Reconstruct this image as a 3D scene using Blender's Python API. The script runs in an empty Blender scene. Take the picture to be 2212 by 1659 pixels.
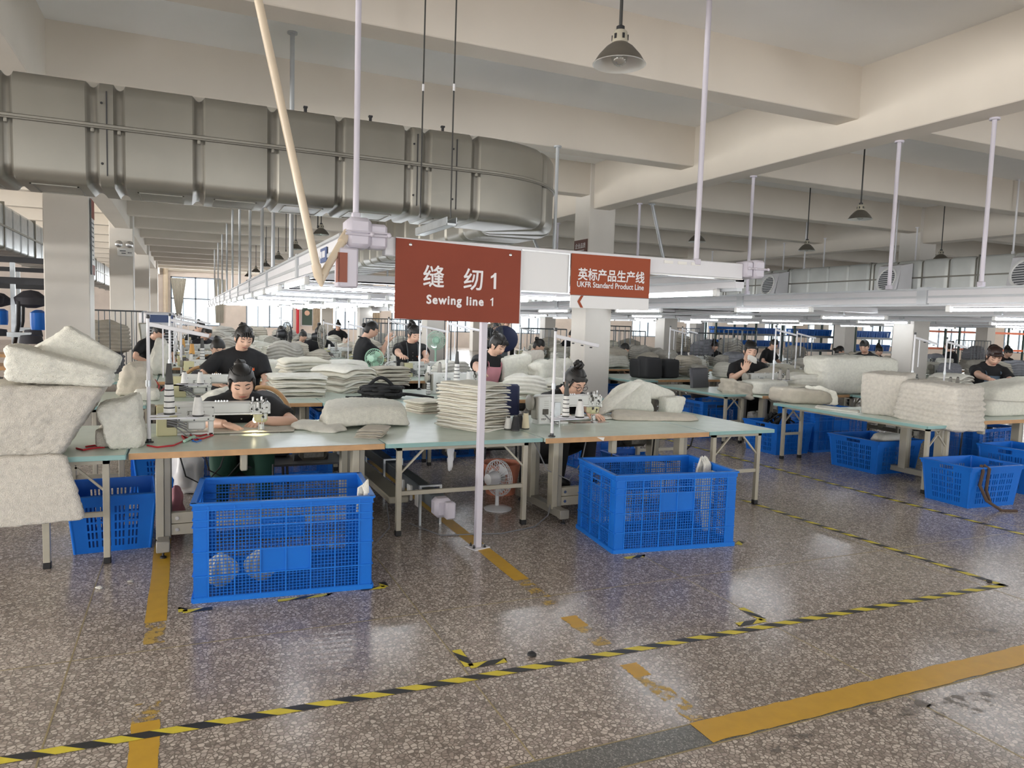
import bpy, math, random
import numpy as np
from mathutils import Vector, Matrix, Euler, noise
random.seed(7)
SC = bpy.context.scene
COL = SC.collection
PI = math.pi

# ------------------------------------------------------------------ camera
W, H, F0 = 2212, 1659, 1592.2
YAW, PITCH, ROLL, CAMZ = .41892, -.08267, .03084, 1.75
_cy, _sy = math.cos(YAW), math.sin(YAW)
FW = Vector((_sy*math.cos(PITCH), _cy*math.cos(PITCH), math.sin(PITCH)))
_r = Vector((_cy, -_sy, 0)); _u = _r.cross(FW)
RT = _r*math.cos(ROLL)+_u*math.sin(ROLL)
UP = -_r*math.sin(ROLL)+_u*math.cos(ROLL)
EYE = Vector((0, 0, CAMZ))
cam = bpy.data.cameras.new('camera'); cam.sensor_width = 36; cam.lens = F0/W*36; cam.clip_end = 300
co = bpy.data.objects.new('camera', cam); COL.objects.link(co)
co.matrix_world = Matrix(((RT.x, UP.x, -FW.x, 0), (RT.y, UP.y, -FW.y, 0), (RT.z, UP.z, -FW.z, CAMZ), (0, 0, 0, 1)))
SC.camera = co

# ------------------------------------------------------------------ colour management, sky, daylight
SC.view_settings.view_transform = 'Standard'; SC.view_settings.look = 'None'
SC.view_settings.gamma = 1; SC.view_settings.exposure = 0.28
SC.view_settings.use_curve_mapping = False
SC.cycles.max_bounces = 6; SC.cycles.diffuse_bounces = 4; SC.cycles.glossy_bounces = 3
SC.cycles.sample_clamp_indirect = 4
wd = bpy.data.worlds.new('sky'); SC.world = wd; wd.use_nodes = True
bg = wd.node_tree.nodes['Background']; bg.inputs[0].default_value = (.86, .93, 1, 1); bg.inputs[1].default_value = 2.2

def area(name, loc, rot, sx, sy, power, col):
    l = bpy.data.lights.new(name, 'AREA'); l.shape = 'RECTANGLE'; l.size = sx; l.size_y = sy
    l.energy = power; l.color = col
    o = bpy.data.objects.new(name, l); COL.objects.link(o); o.location = loc; o.rotation_euler = rot
    o['kind'] = 'structure'
    return o
# daylight entering by the window bands of the walls behind the camera, at the far end and to the right
area('daylight', (4, -6.8, 2.0), (PI/2+.75, 0, 0), 26, 2.4, 210, (1, .92, .82))
area('daylight', (-21.6, 14, 2.0), (PI/2+.7, 0, -PI/2), 40, 2.4, 7800, (1, .97, .93))
# added fill: unseen point lights behind the camera that lift the ceiling and beams
for xx, yy in ((-4, -3.5), (-4, 1), (1.5, -4), (6, -3.5), (10.5, -3.5), (11.5, 1)):
    l = bpy.data.lights.new('ceiling_fill', 'POINT'); l.energy = 135; l.shadow_soft_size = .35; l.color = (.97, .98, 1)
    o = bpy.data.objects.new('ceiling_fill', l); COL.objects.link(o); o.location = (xx, yy, 1.5); o['kind'] = 'structure'
for xx in (.6, 4.8, 9.6, 14, 18.4, 23, 28):
    area('daylight', (xx, 47.2, 2.6), (-PI/2, 0, 0), 3, 2.4, 210, (.95, .98, 1))
for yy in (18, 28, 38):
    area('daylight', (43.6, yy, 2.4), (PI/2, 0, PI/2), 6, 2.4, 350, (1, .97, .92))

# ------------------------------------------------------------------ helpers
def lin(h):
    h = h.lstrip('#'); o = []
    for i in (0, 2, 4):
        c = int(h[i:i+2], 16)/255
        o.append(c/12.92 if c <= .04045 else ((c+.055)/1.055)**2.4)
    return (*o, 1)
MATS = {}
def mat(name, col, rough=.5, metal=0, var=0, vscale=8, bump=0, bscale=40, emit=0, spec=.5, alpha=1, sheen=0, trans=0, sss=0):
    m = bpy.data.materials.new(name); m.use_nodes = True; nt = m.node_tree
    b = nt.nodes['Principled BSDF']
    c = lin(col)
    b.inputs['Base Color'].default_value = c; b.inputs['Roughness'].default_value = rough; b.inputs['Metallic'].default_value = metal
    b.inputs['Specular IOR Level'].default_value = spec; b.inputs['Alpha'].default_value = alpha
    if sheen: b.inputs['Sheen Weight'].default_value = sheen
    if emit:
        b.inputs['Emission Color'].default_value = c; b.inputs['Emission Strength'].default_value = emit
    if var or bump:
        tc = nt.nodes.new('ShaderNodeTexCoord')
    if var:
        n = nt.nodes.new('ShaderNodeTexNoise'); n.inputs['Scale'].default_value = vscale; n.inputs['Detail'].default_value = 5
        nt.links.new(tc.outputs['Object'], n.inputs['Vector'])
        r = nt.nodes.new('ShaderNodeValToRGB')
        r.color_ramp.elements[0].position = .3; r.color_ramp.elements[1].position = .7
        r.color_ramp.elements[0].color = (*[max(0, x*(1-var)) for x in c[:3]], 1)
        r.color_ramp.elements[1].color = (*[min(1, x*(1+var)) for x in c[:3]], 1)
        nt.links.new(n.outputs['Fac'], r.inputs['Fac']); nt.links.new(r.outputs['Color'], b.inputs['Base Color'])
    if bump:
        n2 = nt.nodes.new('ShaderNodeTexNoise'); n2.inputs['Scale'].default_value = bscale; n2.inputs['Detail'].default_value = 4
        nt.links.new(tc.outputs['Object'], n2.inputs['Vector'])
        bp = nt.nodes.new('ShaderNodeBump'); bp.inputs['Strength'].default_value = bump; bp.inputs['Distance'].default_value = .02
        nt.links.new(n2.outputs['Fac'], bp.inputs['Height']); nt.links.new(bp.outputs['Normal'], b.inputs['Normal'])
    MATS[name] = m
    return m
for a in (
    ('wall_paint', 'd9d3c8', .75, 0, .04, 1.2), ('ceiling_paint', 'eeedea', .8, 0, .03, .8), ('beam_paint', 'd6cec2', .75, 0, .04, .9), ('column_paint', 'd4cfc7', .6, 0, .04, 1.5),
    ('pink_wall', 'd9cdc4', .7, 0, .06, 2), ('duct_metal', '86837a', .4, .5, .1, 1.6), ('duct_groove', '7a776f', .38, .55, .1, 2), ('duct_pale', 'c9cbc8', .4, .4, .08, 2), ('galvanised', 'b4b8ba', .35, .8, .12, 9),
    ('lilac_plastic', 'c6c1cb', .4), ('white_metal', 'd6d5d8', .35, 0, .03, 4), ('white_plastic', 'e4e4e2', .35), ('cream_pipe', 'cdbda6', .35, 0, .05, 5), ('rail_metal', 'b9bcbf', .35, .3, .05, 3),
    ('black_rubber', '1b1b1c', .6), ('black_plastic', '1c1c1f', .35), ('dark_metal', '3a3a3c', .4, .6), ('chrome', 'c8c8c8', .2, 1), ('rod', '3c3c3a', .5, .3),
    ('sign_red', '84402f', .55, 0, .05, 3, {'spec': .2}), ('sign_orange', '964a30', .55, 0, .03, 3, {'spec': .2}), ('sign_white', 'dcdcdc', .4), ('letter_white', 'e2dfe0', .5), ('sticker_brown', '8b4a34', .5),
    ('top_mint', 'c3cfc3', .27, 0, .05, 6), ('edge_teal', '86aaa6', .4), ('edge_wood', 'bd9468', .5, 0, .12, 10), ('leg_beige', 'a8a292', .4, 0, .05, 8), ('leg_grey', '8e8a80', .4),
    ('machine_grey', 'cfd0cc', .35), ('machine_ivory', 'c9c39a', .45), ('machine_dark', '45423b', .4, .5, .3, 60), ('plate_steel', 'b8b8b4', .25, .9),
    ('blue_plastic', '1265c1', .42, 0, .06, 3, {'spec': .3}), ('blue_rib', '1a6eca', .42, {'spec': .3}), ('blue_dark', '0f4a94', .4), ('foam', 'f0eee2', .95, 0, .07, 30, .8, 150), ('foam_grey', 'dad4c9', .95, 0, .1, 30, .8, 150),
    ('pad', 'd3cfc0', .9, 0, .06, 18, .3, 120), ('pad_white', 'dfddd3', .95, 0, .06, 18, .5, 120), ('pad_edge', '8d887c', .9, 0, .2, 40), ('pad_stone', 'b9b2a4', .9, 0, .08, 15, .3, 120), ('pad_grey', 'a6a299', .9, 0, .12, 12), ('pad_slate', '85868c', .9, 0, .12, 12),
    ('shirt_black', '17171a', .85, 0, .2, 10), ('trousers_black', '141416', .85), ('trousers_green', '123c2e', .8), ('skin', 'd9b099', .5, 0, .05, 10), ('hair', '14100d', .5), ('hair_brown', '2c1a15', .42), ('lips', 'a7655a', .5), ('lash', '1a1210', .6),
    ('orange_print', 'e0622a', .6), ('apron_pink', 'cf8e98', .8, 0, .06, 12), ('denim', '5d6f80', .85, 0, .1, 20), ('thread_white', 'd9d8d4', .7, 0, .05, 40), ('thread_black', '1c1c1f', .7), ('thread_dark', '4a4a48', .7), ('thread_cream', 'd6caac', .7), ('thread_gold', 'd9a35a', .7), ('thread_grey', '9c9892', .7),
    ('brass', '9d8f6c', .5, .3), ('tape_yellow', 'd2c238', .45, 0, .08, 20), ('tape_black', '232426', .45, 0, .2, 20), ('cord_red', 'b3202c', .6), ('cord_grey', '77777a', .5), ('cord_black', '1a1a1a', .5),
    ('mint_plastic', 'a9cdb7', .4), ('coral_plastic', 'c98066', .45), ('strap_black', '111113', .75), ('cushion_black', '1a1a1d', .6), ('leather_grey', '4b4c52', .4), ('paper', 'e6e4de', .8), ('cardboard', '9a7552', .8), ('strap_brown', '4a3a30', .8), ('wood_bend', 'b08b62', .45), ('navy', '20294e', .6), ('brown_board', '5a2f22', .5), ('green_board', '41524a', .6), ('hose_red', 'c3202c', .4), ('curtain', 'c2bdb2', .85), ('curtain_tan', 'b8a793', .9, 0, .1, 5), ('frame_grey', '5f6468', .4, .4), ('window_frame', '8792a0', .4), ('blue_sign', '3d4f7a', .5), ('glove_yellow', 'e0a52c', .7), ('bag_white', 'd8d8da', .35), ('dark_fabric', '2a2a2c', .8), ('striped_weave', 'bdb9ae', .8, 0, .3, 60), ('orange_metal', 'd4622c', .5), ('mirror_glass', 'cfd4d2', .12, .7), ('rack_green', '2f4a44', .5), ('purple_hat', '2c2b33', .7)):
    mat(*[q for q in a if not isinstance(q, dict)], **(a[-1] if isinstance(a[-1], dict) else {}))
MATS['tube'] = mat('tube', 'f2f8ff', .4, emit=27)
mat('needle_lamp', 'fff2c8', .4, emit=14)
mat('lamp_outer', '6a655c', .45, .4); mat('lamp_inner', 'cfcfca', .35, .3)

def glass_mat():
    m = bpy.data.materials.new('pane_glass'); m.use_nodes = True; nt = m.node_tree; nt.nodes.clear()
    o = nt.nodes.new('ShaderNodeOutputMaterial'); t = nt.nodes.new('ShaderNodeBsdfTransparent'); g = nt.nodes.new('ShaderNodeBsdfGlossy'); g.inputs['Roughness'].default_value = .05
    t.inputs[0].default_value = (.95, .98, .98, 1)
    x = nt.nodes.new('ShaderNodeMixShader'); x.inputs[0].default_value = .08
    nt.links.new(t.outputs[0], x.inputs[1]); nt.links.new(g.outputs[0], x.inputs[2]); nt.links.new(x.outputs[0], o.inputs[0])
    MATS['pane_glass'] = m
    c = m.copy(); c.name = 'clear_plastic'; c.node_tree.nodes['Mix Shader'].inputs[0].default_value = .3; MATS['clear_plastic'] = c
glass_mat()

def terrazzo(name, cols, grout, scale, rough):
    m = bpy.data.materials.new(name); m.use_nodes = True; nt = m.node_tree; b = nt.nodes['Principled BSDF']; N = nt.nodes.new; L = nt.links.new
    tc = N('ShaderNodeTexCoord')
    wn = N('ShaderNodeTexNoise'); wn.inputs['Scale'].default_value = 30; wn.inputs['Detail'].default_value = 2
    L(tc.outputs['Object'], wn.inputs['Vector'])
    mx = N('ShaderNodeMix'); mx.data_type = 'VECTOR'; mx.inputs[0].default_value = .012
    L(tc.outputs['Object'], mx.inputs[4]); L(wn.outputs['Color'], mx.inputs[5])
    v = N('ShaderNodeTexVoronoi'); v.inputs['Scale'].default_value = scale; L(mx.outputs[1], v.inputs['Vector'])
    e = N('ShaderNodeTexVoronoi'); e.feature = 'DISTANCE_TO_EDGE'; e.inputs['Scale'].default_value = scale; L(mx.outputs[1], e.inputs['Vector'])
    s = N('ShaderNodeSeparateColor'); L(v.outputs['Color'], s.inputs[0])
    r = N('ShaderNodeValToRGB'); r.color_ramp.interpolation = 'CONSTANT'
    el = r.color_ramp.elements
    while len(el) < len(cols): el.new(.5)
    for i, (p, c) in enumerate(cols):
        el[i].position = p; el[i].color = lin(c)
    L(s.outputs[0], r.inputs['Fac'])
    er = N('ShaderNodeValToRGB'); er.color_ramp.elements[0].position = .05; er.color_ramp.elements[1].position = .13
    L(e.outputs['Distance'], er.inputs['Fac'])
    mc = N('ShaderNodeMix'); mc.data_type = 'RGBA'; mc.inputs[6].default_value = lin(grout)
    L(er.outputs['Color'], mc.inputs[0]); L(r.outputs['Color'], mc.inputs[7])
    # broad dirt and polish variation
    n = N('ShaderNodeTexNoise'); n.inputs['Scale'].default_value = .9; n.inputs['Detail'].default_value = 6; L(tc.outputs['Object'], n.inputs['Vector'])
    dr = N('ShaderNodeValToRGB'); dr.color_ramp.elements[0].color = (.88, .87, .86, 1); dr.color_ramp.elements[1].color = (1.06, 1.05, 1.05, 1); dr.color_ramp.elements[0].position = .32; dr.color_ramp.elements[1].position = .66
    L(n.outputs['Fac'], dr.inputs['Fac'])
    mm = N('ShaderNodeMix'); mm.data_type = 'RGBA'; mm.blend_type = 'MULTIPLY'; mm.inputs[0].default_value = 1
    L(mc.outputs[2], mm.inputs[6]); L(dr.outputs['Color'], mm.inputs[7]); L(mm.outputs[2], b.inputs['Base Color'])
    mr = N('ShaderNodeMapRange'); mr.inputs[3].default_value = rough-.07; mr.inputs[4].default_value = rough+.1; L(n.outputs['Fac'], mr.inputs[0]); L(mr.outputs[0], b.inputs['Roughness'])
    b.inputs['Specular IOR Level'].default_value = .5
    MATS[name] = m
terrazzo('terrazzo', [(0, 'b4a99f'), (.2, 'c3b8ae'), (.42, 'a69a91'), (.6, '9c9189'), (.75, 'ccc2b8'), (.9, '8c8279')], '756c64', 48, .19)
terrazzo('terrazzo_dark', [(0, '6f6f6c'), (.3, '83827e'), (.55, '5c5c5a'), (.8, '989690')], '54544f', 120, .3)

def worn(name, col, thr, seed):
    m = bpy.data.materials.new(name); m.use_nodes = True; nt = m.node_tree; b = nt.nodes['Principled BSDF']; N = nt.nodes.new; L = nt.links.new
    c = lin(col); b.inputs['Roughness'].default_value = .4
    tc = N('ShaderNodeTexCoord'); mp = N('ShaderNodeMapping'); mp.inputs['Location'].default_value = (seed, seed*2, 0); L(tc.outputs['Object'], mp.inputs['Vector'])
    n = N('ShaderNodeTexNoise'); n.inputs['Scale'].default_value = 9; n.inputs['Detail'].default_value = 9; n.inputs['Roughness'].default_value = .75; L(mp.outputs[0], n.inputs['Vector'])
    r = N('ShaderNodeValToRGB'); r.color_ramp.elements[0].position = thr-.03; r.color_ramp.elements[1].position = thr+.02
    L(n.outputs['Fac'], r.inputs['Fac']); L(r.outputs['Color'], b.inputs['Alpha'])
    n2 = N('ShaderNodeTexNoise'); n2.inputs['Scale'].default_value = 14; n2.inputs['Detail'].default_value = 6; L(tc.outputs['Object'], n2.inputs['Vector'])
    r2 = N('ShaderNodeValToRGB'); r2.color_ramp.elements[0].color = (*[x*.82 for x in c[:3]], 1); r2.color_ramp.elements[1].color = (*[min(1, x*1.12) for x in c[:3]], 1)
    L(n2.outputs['Fac'], r2.inputs['Fac']); L(r2.outputs['Color'], b.inputs['Base Color'])
    MATS[name] = m
worn('paint_yellow', 'c49a2c', .3, 3); worn('paint_worn', 'b99a4c', .52, 1); worn('paint_faint', 'b39b62', .62, 5); worn('stain', '6b645d', .55, 9)

# ------------------------------------------------------------------ mesh builder
class MB:
    def __init__(self):
        self.v = []; self.f = []; self.m = []; self._mesh = None; self.smooth = 40; self.rem = None; self.mods = None
    def _add(self, vs, fs, m):
        o = len(self.v); self.v.extend([tuple(p) for p in vs]); self.f.extend([tuple(i+o for i in f) for f in fs]); self.m.extend([m]*len(fs)); return self
    def hexa(self, c, m):
        return self._add(c, [(3, 2, 1, 0), (4, 5, 6, 7), (0, 1, 5, 4), (1, 2, 6, 5), (2, 3, 7, 6), (3, 0, 4, 7)], m)
    def box(self, c, s, m, rz=0, b=0, R=None):
        hx, hy, hz = s[0]/2, s[1]/2, s[2]/2
        M = R if R else (Matrix.Rotation(rz, 3, 'Z') if rz else None)
        c = Vector(c)
        def T(p):
            p = Vector(p)
            return (M @ p if M else p)+c
        b = min(b, hx*.9, hy*.9, hz*.9)
        if b <= 0:
            return self.hexa([T(p) for p in ((-hx, -hy, -hz), (hx, -hy, -hz), (hx, hy, -hz), (-hx, hy, -hz), (-hx, -hy, hz), (hx, -hy, hz), (hx, hy, hz), (-hx, hy, hz))], m)
        vs = []; idx = {}
        for sx in (-1, 1):
            for sy in (-1, 1):
                for sz in (-1, 1):
                    for a in range(3):
                        p = [sx*(hx-b), sy*(hy-b), sz*(hz-b)]
                        p[a] = (sx*hx, sy*hy, sz*hz)[a]
                        idx[(sx, sy, sz, a)] = len(vs); vs.append(T(p))
        fs = []
        for a in range(3):
            o1, o2 = (a+1) % 3, (a+2) % 3
            for s_ in (-1, 1):
                q = []
                for t1, t2 in ((-1, -1), (1, -1), (1, 1), (-1, 1)):
                    k = [0, 0, 0]; k[a] = s_; k[o1] = t1; k[o2] = t2; q.append(idx[(*k, a)])
                fs.append(tuple(q if s_ > 0 else q[::-1]))
        for a in range(3):      # edges along axis a
            o1, o2 = (a+1) % 3, (a+2) % 3
            for t1 in (-1, 1):
                for t2 in (-1, 1):
                    def K(s_, ax):
                        k = [0, 0, 0]; k[a] = s_; k[o1] = t1; k[o2] = t2; return idx[(*k, ax)]
                    q = (K(-1, o1), K(1, o1), K(1, o2), K(-1, o2))
                    fs.append(q if t1*t2 < 0 else q[::-1])
        for sx in (-1, 1):
            for sy in (-1, 1):
                for sz in (-1, 1):
                    q = tuple(idx[(sx, sy, sz, a)] for a in range(3))
                    fs.append(q if sx*sy*sz > 0 else q[::-1])
        return self._add(vs, fs, m)
    def span(self, x0, x1, y0, y1, z0, z1, m, b=0):
        return self.box(((x0+x1)/2, (y0+y1)/2, (z0+z1)/2), (abs(x1-x0), abs(y1-y0), abs(z1-z0)), m, 0, b)
    def bar(self, p, q, w, h, m, b=0):
        p, q = Vector(p), Vector(q); d = q-p; L = d.length
        x = d.normalized(); up = Vector((0, 0, 1)) if abs(x.z) < .95 else Vector((0, 1, 0))
        y = up.cross(x).normalized(); z = x.cross(y)
        R = Matrix((x, y, z)).transposed()
        return self.box((p+q)/2, (L, w, h), m, b=b, R=R)
    def tube(self, pts, r, m, n=8, cap=True, flat=1.0, upv=None):
        pts = [Vector(p) for p in pts]
        k = len(pts); rs = r if isinstance(r, (list, tuple)) else [r]*k
        vs = []; fs = []; prev = None
        for i, p in enumerate(pts):
            t = (pts[min(i+1, k-1)]-pts[max(i-1, 0)])
            t = t.normalized() if t.length > 1e-9 else Vector((0, 0, 1))
            if prev is None:
                a = Vector(upv) if upv else (Vector((0, 0, 1)) if abs(t.z) < .9 else Vector((1, 0, 0)))
                u = (a-t*a.dot(t)).normalized()
            else:
                u = (prev-t*prev.dot(t)); u = u.normalized() if u.length > 1e-6 else prev
            prev = u; w = t.cross(u)
            for j in range(n):
                th = 2*PI*j/n
                vs.append(p+(u*math.cos(th)*flat+w*math.sin(th))*rs[i])
        for i in range(k-1):
            for j in range(n):
                a, b2 = i*n+j, i*n+(j+1) % n
                fs.append((a, b2, b2+n, a+n))
        if cap:
            fs.append(tuple(range(n))[::-1]); fs.append(tuple((k-1)*n+j for j in range(n)))
        return self._add(vs, fs, m)
    def lathe(self, prof, m, n=20, c=(0, 0, 0), R=None, cap=True):
        vs = []; fs = []; c = Vector(c)
        for rr, z in prof:
            for j in range(n):
                p = Vector((rr*math.cos(2*PI*j/n), rr*math.sin(2*PI*j/n), z))
                vs.append((R @ p if R else p)+c)
        k = len(prof)
        for i in range(k-1):
            for j in range(n):
                a, b2 = i*n+j, i*n+(j+1) % n
                fs.append((a, b2, b2+n, a+n))
        if cap:
            if prof[0][0] > 1e-5: fs.append(tuple(range(n))[::-1])
            if prof[-1][0] > 1e-5: fs.append(tuple((k-1)*n+j for j in range(n)))
        return self._add(vs, fs, m)
    def ball(self, c, r, m, n=14, k=9, R=None, fn=None):
        rx, ry, rz = (r, r, r) if isinstance(r, (int, float)) else r
        vs = []; fs = []; c = Vector(c)
        for i in range(k+1):
            ph = PI*i/k
            for j in range(n):
                th = 2*PI*j/n
                p = Vector((rx*math.sin(ph)*math.cos(th), ry*math.sin(ph)*math.sin(th), -rz*math.cos(ph)))
                if fn: p = Vector(fn(p))
                vs.append((R @ p if R else p)+c)
        for i in range(k):
            for j in range(n):
                a, b2 = i*n+j, i*n+(j+1) % n
                fs.append((a, b2, b2+n, a+n))
        return self._add(vs, fs, m)
    def loft(self, rings, m, cap=True):
        n = len(rings[0]); vs = [p for r in rings for p in r]; fs = []
        for i in range(len(rings)-1):
            for j in range(n):
                a, b2 = i*n+j, i*n+(j+1) % n
                fs.append((a, b2, b2+n, a+n))
        if cap:
            fs.append(tuple(range(n))[::-1]); fs.append(tuple((len(rings)-1)*n+j for j in range(n)))
        return self._add(vs, fs, m)
    def poly(self, pts, m, th=0, d=(0, 0, -1)):
        k = len(pts)
        if not th: return self._add(pts, [tuple(range(k))], m)
        d = Vector(d)*th; vs = [Vector(p) for p in pts]+[Vector(p)+d for p in pts]
        fs = [tuple(range(k)), tuple(range(2*k-1, k-1, -1))]+[(i, i+k, (i+1) % k+k, (i+1) % k) for i in range(k)]
        return self._add(vs, fs, m)
    def add(self, o, M=None):
        b = len(self.v)
        self.v.extend([tuple(M @ Vector(p)) for p in o.v] if M else o.v)
        self.f.extend([tuple(i+b for i in f) for f in o.f]); self.m.extend(o.m); return self
    def mesh(self, name):
        if self._mesh: return self._mesh
        me = bpy.data.meshes.new(name); me.from_pydata([tuple(p) for p in self.v], [], self.f)
        slots = []
        for k in self.m:
            if k not in slots: slots.append(k)
        for k in slots: me.materials.append(MATS[k])
        ix = {k: i for i, k in enumerate(slots)}
        if len(slots) > 1: me.polygons.foreach_set('material_index', [ix[k] for k in self.m])
        me.validate(); me.update()
        if self.rem:
            o = bpy.data.objects.new('tmp', me); COL.objects.link(o)
            md = o.modifiers.new('r', 'REMESH'); md.mode = 'VOXEL'; md.voxel_size = self.rem; md.use_smooth_shade = True
            sm = o.modifiers.new('s', 'SMOOTH'); sm.factor = .5; sm.iterations = 3
            dg = bpy.context.evaluated_depsgraph_get(); dg.update()
            me2 = bpy.data.meshes.new_from_object(o.evaluated_get(dg)); me2.name = name
            bpy.data.objects.remove(o)
            if not me2.materials: me2.materials.append(MATS[slots[0]])
            me = me2
            if getattr(self, 'extra', None):
                base = MB(); base.v = [tuple(v.co) for v in me.vertices]; base.f = [tuple(p.vertices) for p in me.polygons]; base.m = [slots[0]]*len(base.f)
                base.add(self.extra); base.smooth = 180
                me = base.mesh(name)
                self._mesh = me; return me
        if self.smooth:
            me.polygons.foreach_set('use_smooth', [True]*len(me.polygons))
            if self.smooth < 180: me.set_sharp_from_angle(angle=math.radians(self.smooth))
        self._mesh = me
        return me

def put(name, mb, parent=None, loc=None, rz=0, sc=None, label=None):
    o = bpy.data.objects.new(name, mb.mesh(name)); COL.objects.link(o)
    if parent: o.parent = parent
    if loc is not None: o.location = loc
    if rz: o.rotation_euler = (0, 0, rz)
    if sc: o.scale = (sc, sc, sc) if isinstance(sc, (int, float)) else sc
    if label: o['label'] = label
    return o
def tag(o, label, cat, group=None, kind=None):
    o['label'] = label; o['category'] = cat
    if group: o['group'] = group
    if kind: o['kind'] = kind
    return o
def struct(name, mb, label=None):
    o = put(name, mb); o['kind'] = 'structure'
    if label: o['label'] = label
    return o
def solo(name, mb, label, cat, loc=None, rz=0, group=None, sc=None):
    return tag(put(name, mb, None, loc, rz, sc), label, cat, group)
def thing(name, label, cat, parts, loc=(0, 0, 0), rz=0, group=None, sc=None):
    """parts: list of (name, MB, [sub-parts], label); an Empty at the base carries them"""
    t = bpy.data.objects.new(name, None); COL.objects.link(t); t.empty_display_size = .1
    t.location = loc; t.rotation_euler = (0, 0, rz)
    if sc: t.scale = (sc, sc, sc) if isinstance(sc, (int, float)) else sc
    tag(t, label, cat, group)
    for p in parts:
        for bm in bits(p[0], p[1]): o = put(p[0], bm, t, label=p[3] if len(p) > 3 else None)
        for q in (p[2] if len(p) > 2 and p[2] else ()):
            for bm in bits(q[0], q[1]): put(q[0], bm, o, label=q[3] if len(q) > 3 else None)
    return t
SPLIT = set('pressed_panel seam corner_panel blank_plate clip hanger_bolt joint_cover lamp_head screw bolt thread_guide upright shelf beam button press_head tank loose_end vent_slot tape_strip socket support chinese_lettering flange foot wheel mechanism'.split())
def pieces(mb):
    """separate bodies of a mesh builder: connected faces, joined further where their boxes touch"""
    par = list(range(len(mb.v)))
    def fd(i):
        while par[i] != i: par[i] = par[par[i]]; i = par[i]
        return i
    for f in mb.f:
        r = fd(f[0])
        for i in f[1:]: par[fd(i)] = r
    gr = {}
    for k, f in enumerate(mb.f): gr.setdefault(fd(f[0]), []).append(k)
    G = []
    for fs in gr.values():
        vs = {i for k in fs for i in mb.f[k]}; P = np.array([tuple(mb.v[i]) for i in vs]); G.append([fs, P.min(0)-.002, P.max(0)+.002])
    go = True
    while go:
        go = False
        for a in range(len(G)):
            for b in range(a+1, len(G)):
                if (G[a][1] < G[b][2]).all() and (G[b][1] < G[a][2]).all():
                    G[a] = [G[a][0]+G[b][0], np.minimum(G[a][1], G[b][1]), np.maximum(G[a][2], G[b][2])]; G.pop(b); go = True; break
            if go: break
    out = []
    for fs, _, _ in G:
        o = MB(); o.smooth = mb.smooth; ix = {}
        for k in fs:
            q = []
            for i in mb.f[k]:
                if i not in ix: ix[i] = len(o.v); o.v.append(tuple(mb.v[i]))
                q.append(ix[i])
            o.f.append(tuple(q)); o.m.append(mb.m[k])
        out.append(o)
    return out
def bits(name, mb):
    if name not in SPLIT: return [mb]
    if not hasattr(mb, '_bits'): mb._bits = pieces(mb)
    return mb._bits
def lite(parts):
    m = MB()
    for p in parts:
        m.add(p[1])
        for q in (p[2] if len(p) > 2 and p[2] else ()): m.add(q[1])
    return m
def ray(x, y):
    return FW*F0+RT*(x-W/2)-UP*(y-H/2)
def atz(x, y, z):
    d = ray(x, y); return EYE+d*((z-CAMZ)/d.z)
def aty(x, y, Y):
    d = ray(x, y); return EYE+d*(Y/d.y)
ORD = ['first', 'second', 'third', 'fourth', 'fifth', 'sixth', 'seventh', 'eighth', 'ninth', 'tenth', 'eleventh', 'twelfth', 'thirteenth', 'fourteenth', 'fifteenth', 'sixteenth', 'seventeenth', 'eighteenth', 'nineteenth', 'twentieth']
def text(s, size, m, off=0, sp=1.0, align='LEFT'):
    cu = bpy.data.curves.new('t', 'FONT'); cu.body = s; cu.size = size; cu.offset = off; cu.space_character = sp; cu.align_x = align; cu.resolution_u = 3
    o = bpy.data.objects.new('t', cu); COL.objects.link(o)
    dg = bpy.context.evaluated_depsgraph_get(); me = bpy.data.meshes.new_from_object(o.evaluated_get(dg))
    mb = MB(); mb.smooth = 0
    mb._add([(v.co.x, v.co.y, 0) for v in me.vertices], [tuple(p.vertices) for p in me.polygons], m)
    bpy.data.objects.remove(o); bpy.data.curves.remove(cu); bpy.data.meshes.remove(me)
    return mb
def text_xz(s, size, m, x, y, z, off=0, sp=1.0, align='LEFT', w=None):
    """lettering on a plane facing -Y; w squeezes or stretches it to that width"""
    t = text(s, size, m, off, sp, align)
    if w:
        xs = [p[0] for p in t.v]; k = w/(max(xs)-min(xs)); x0 = min(xs) if align == 'LEFT' else 0
        t.v = [((p[0]-x0)*k, p[1], p[2]) for p in t.v]
    t.v = [(x+p[0], y, z+p[1]) for p in t.v]
    return t
def one(h, m, x, y, z):
    """the figure 1 with its flag"""
    b = MB(); b.smooth = 0; w = h*.17
    b._add([(x-w/2, y, z), (x+w/2, y, z), (x+w/2, y, z+h), (x-w*.2, y, z+h), (x-w/2, y, z+h*.93), (x-w/2, y, z+h*.74), (x-w*1.7, y, z+h*.64), (x-w*1.7, y, z+h*.78), (x-w*.9, y, z+h*.86), (x-w*.2, y, z+h)], [(0, 1, 2, 3, 4, 5), (5, 4, 8, 7, 6), (4, 3, 8)], m)
    return b
def bold(t, e):
    """heavier strokes: the same outline repeated a hair's breadth to each side"""
    o = MB(); o.smooth = 0
    for k, (dx, dz) in enumerate(((0, 0), (e, 0), (-e, 0), (0, e), (0, -e), (e*.7, e*.7), (-e*.7, -e*.7), (e*.7, -e*.7), (-e*.7, e*.7))): o.add(t, Matrix.Translation((dx, -.00015*k, dz)))
    return o

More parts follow.
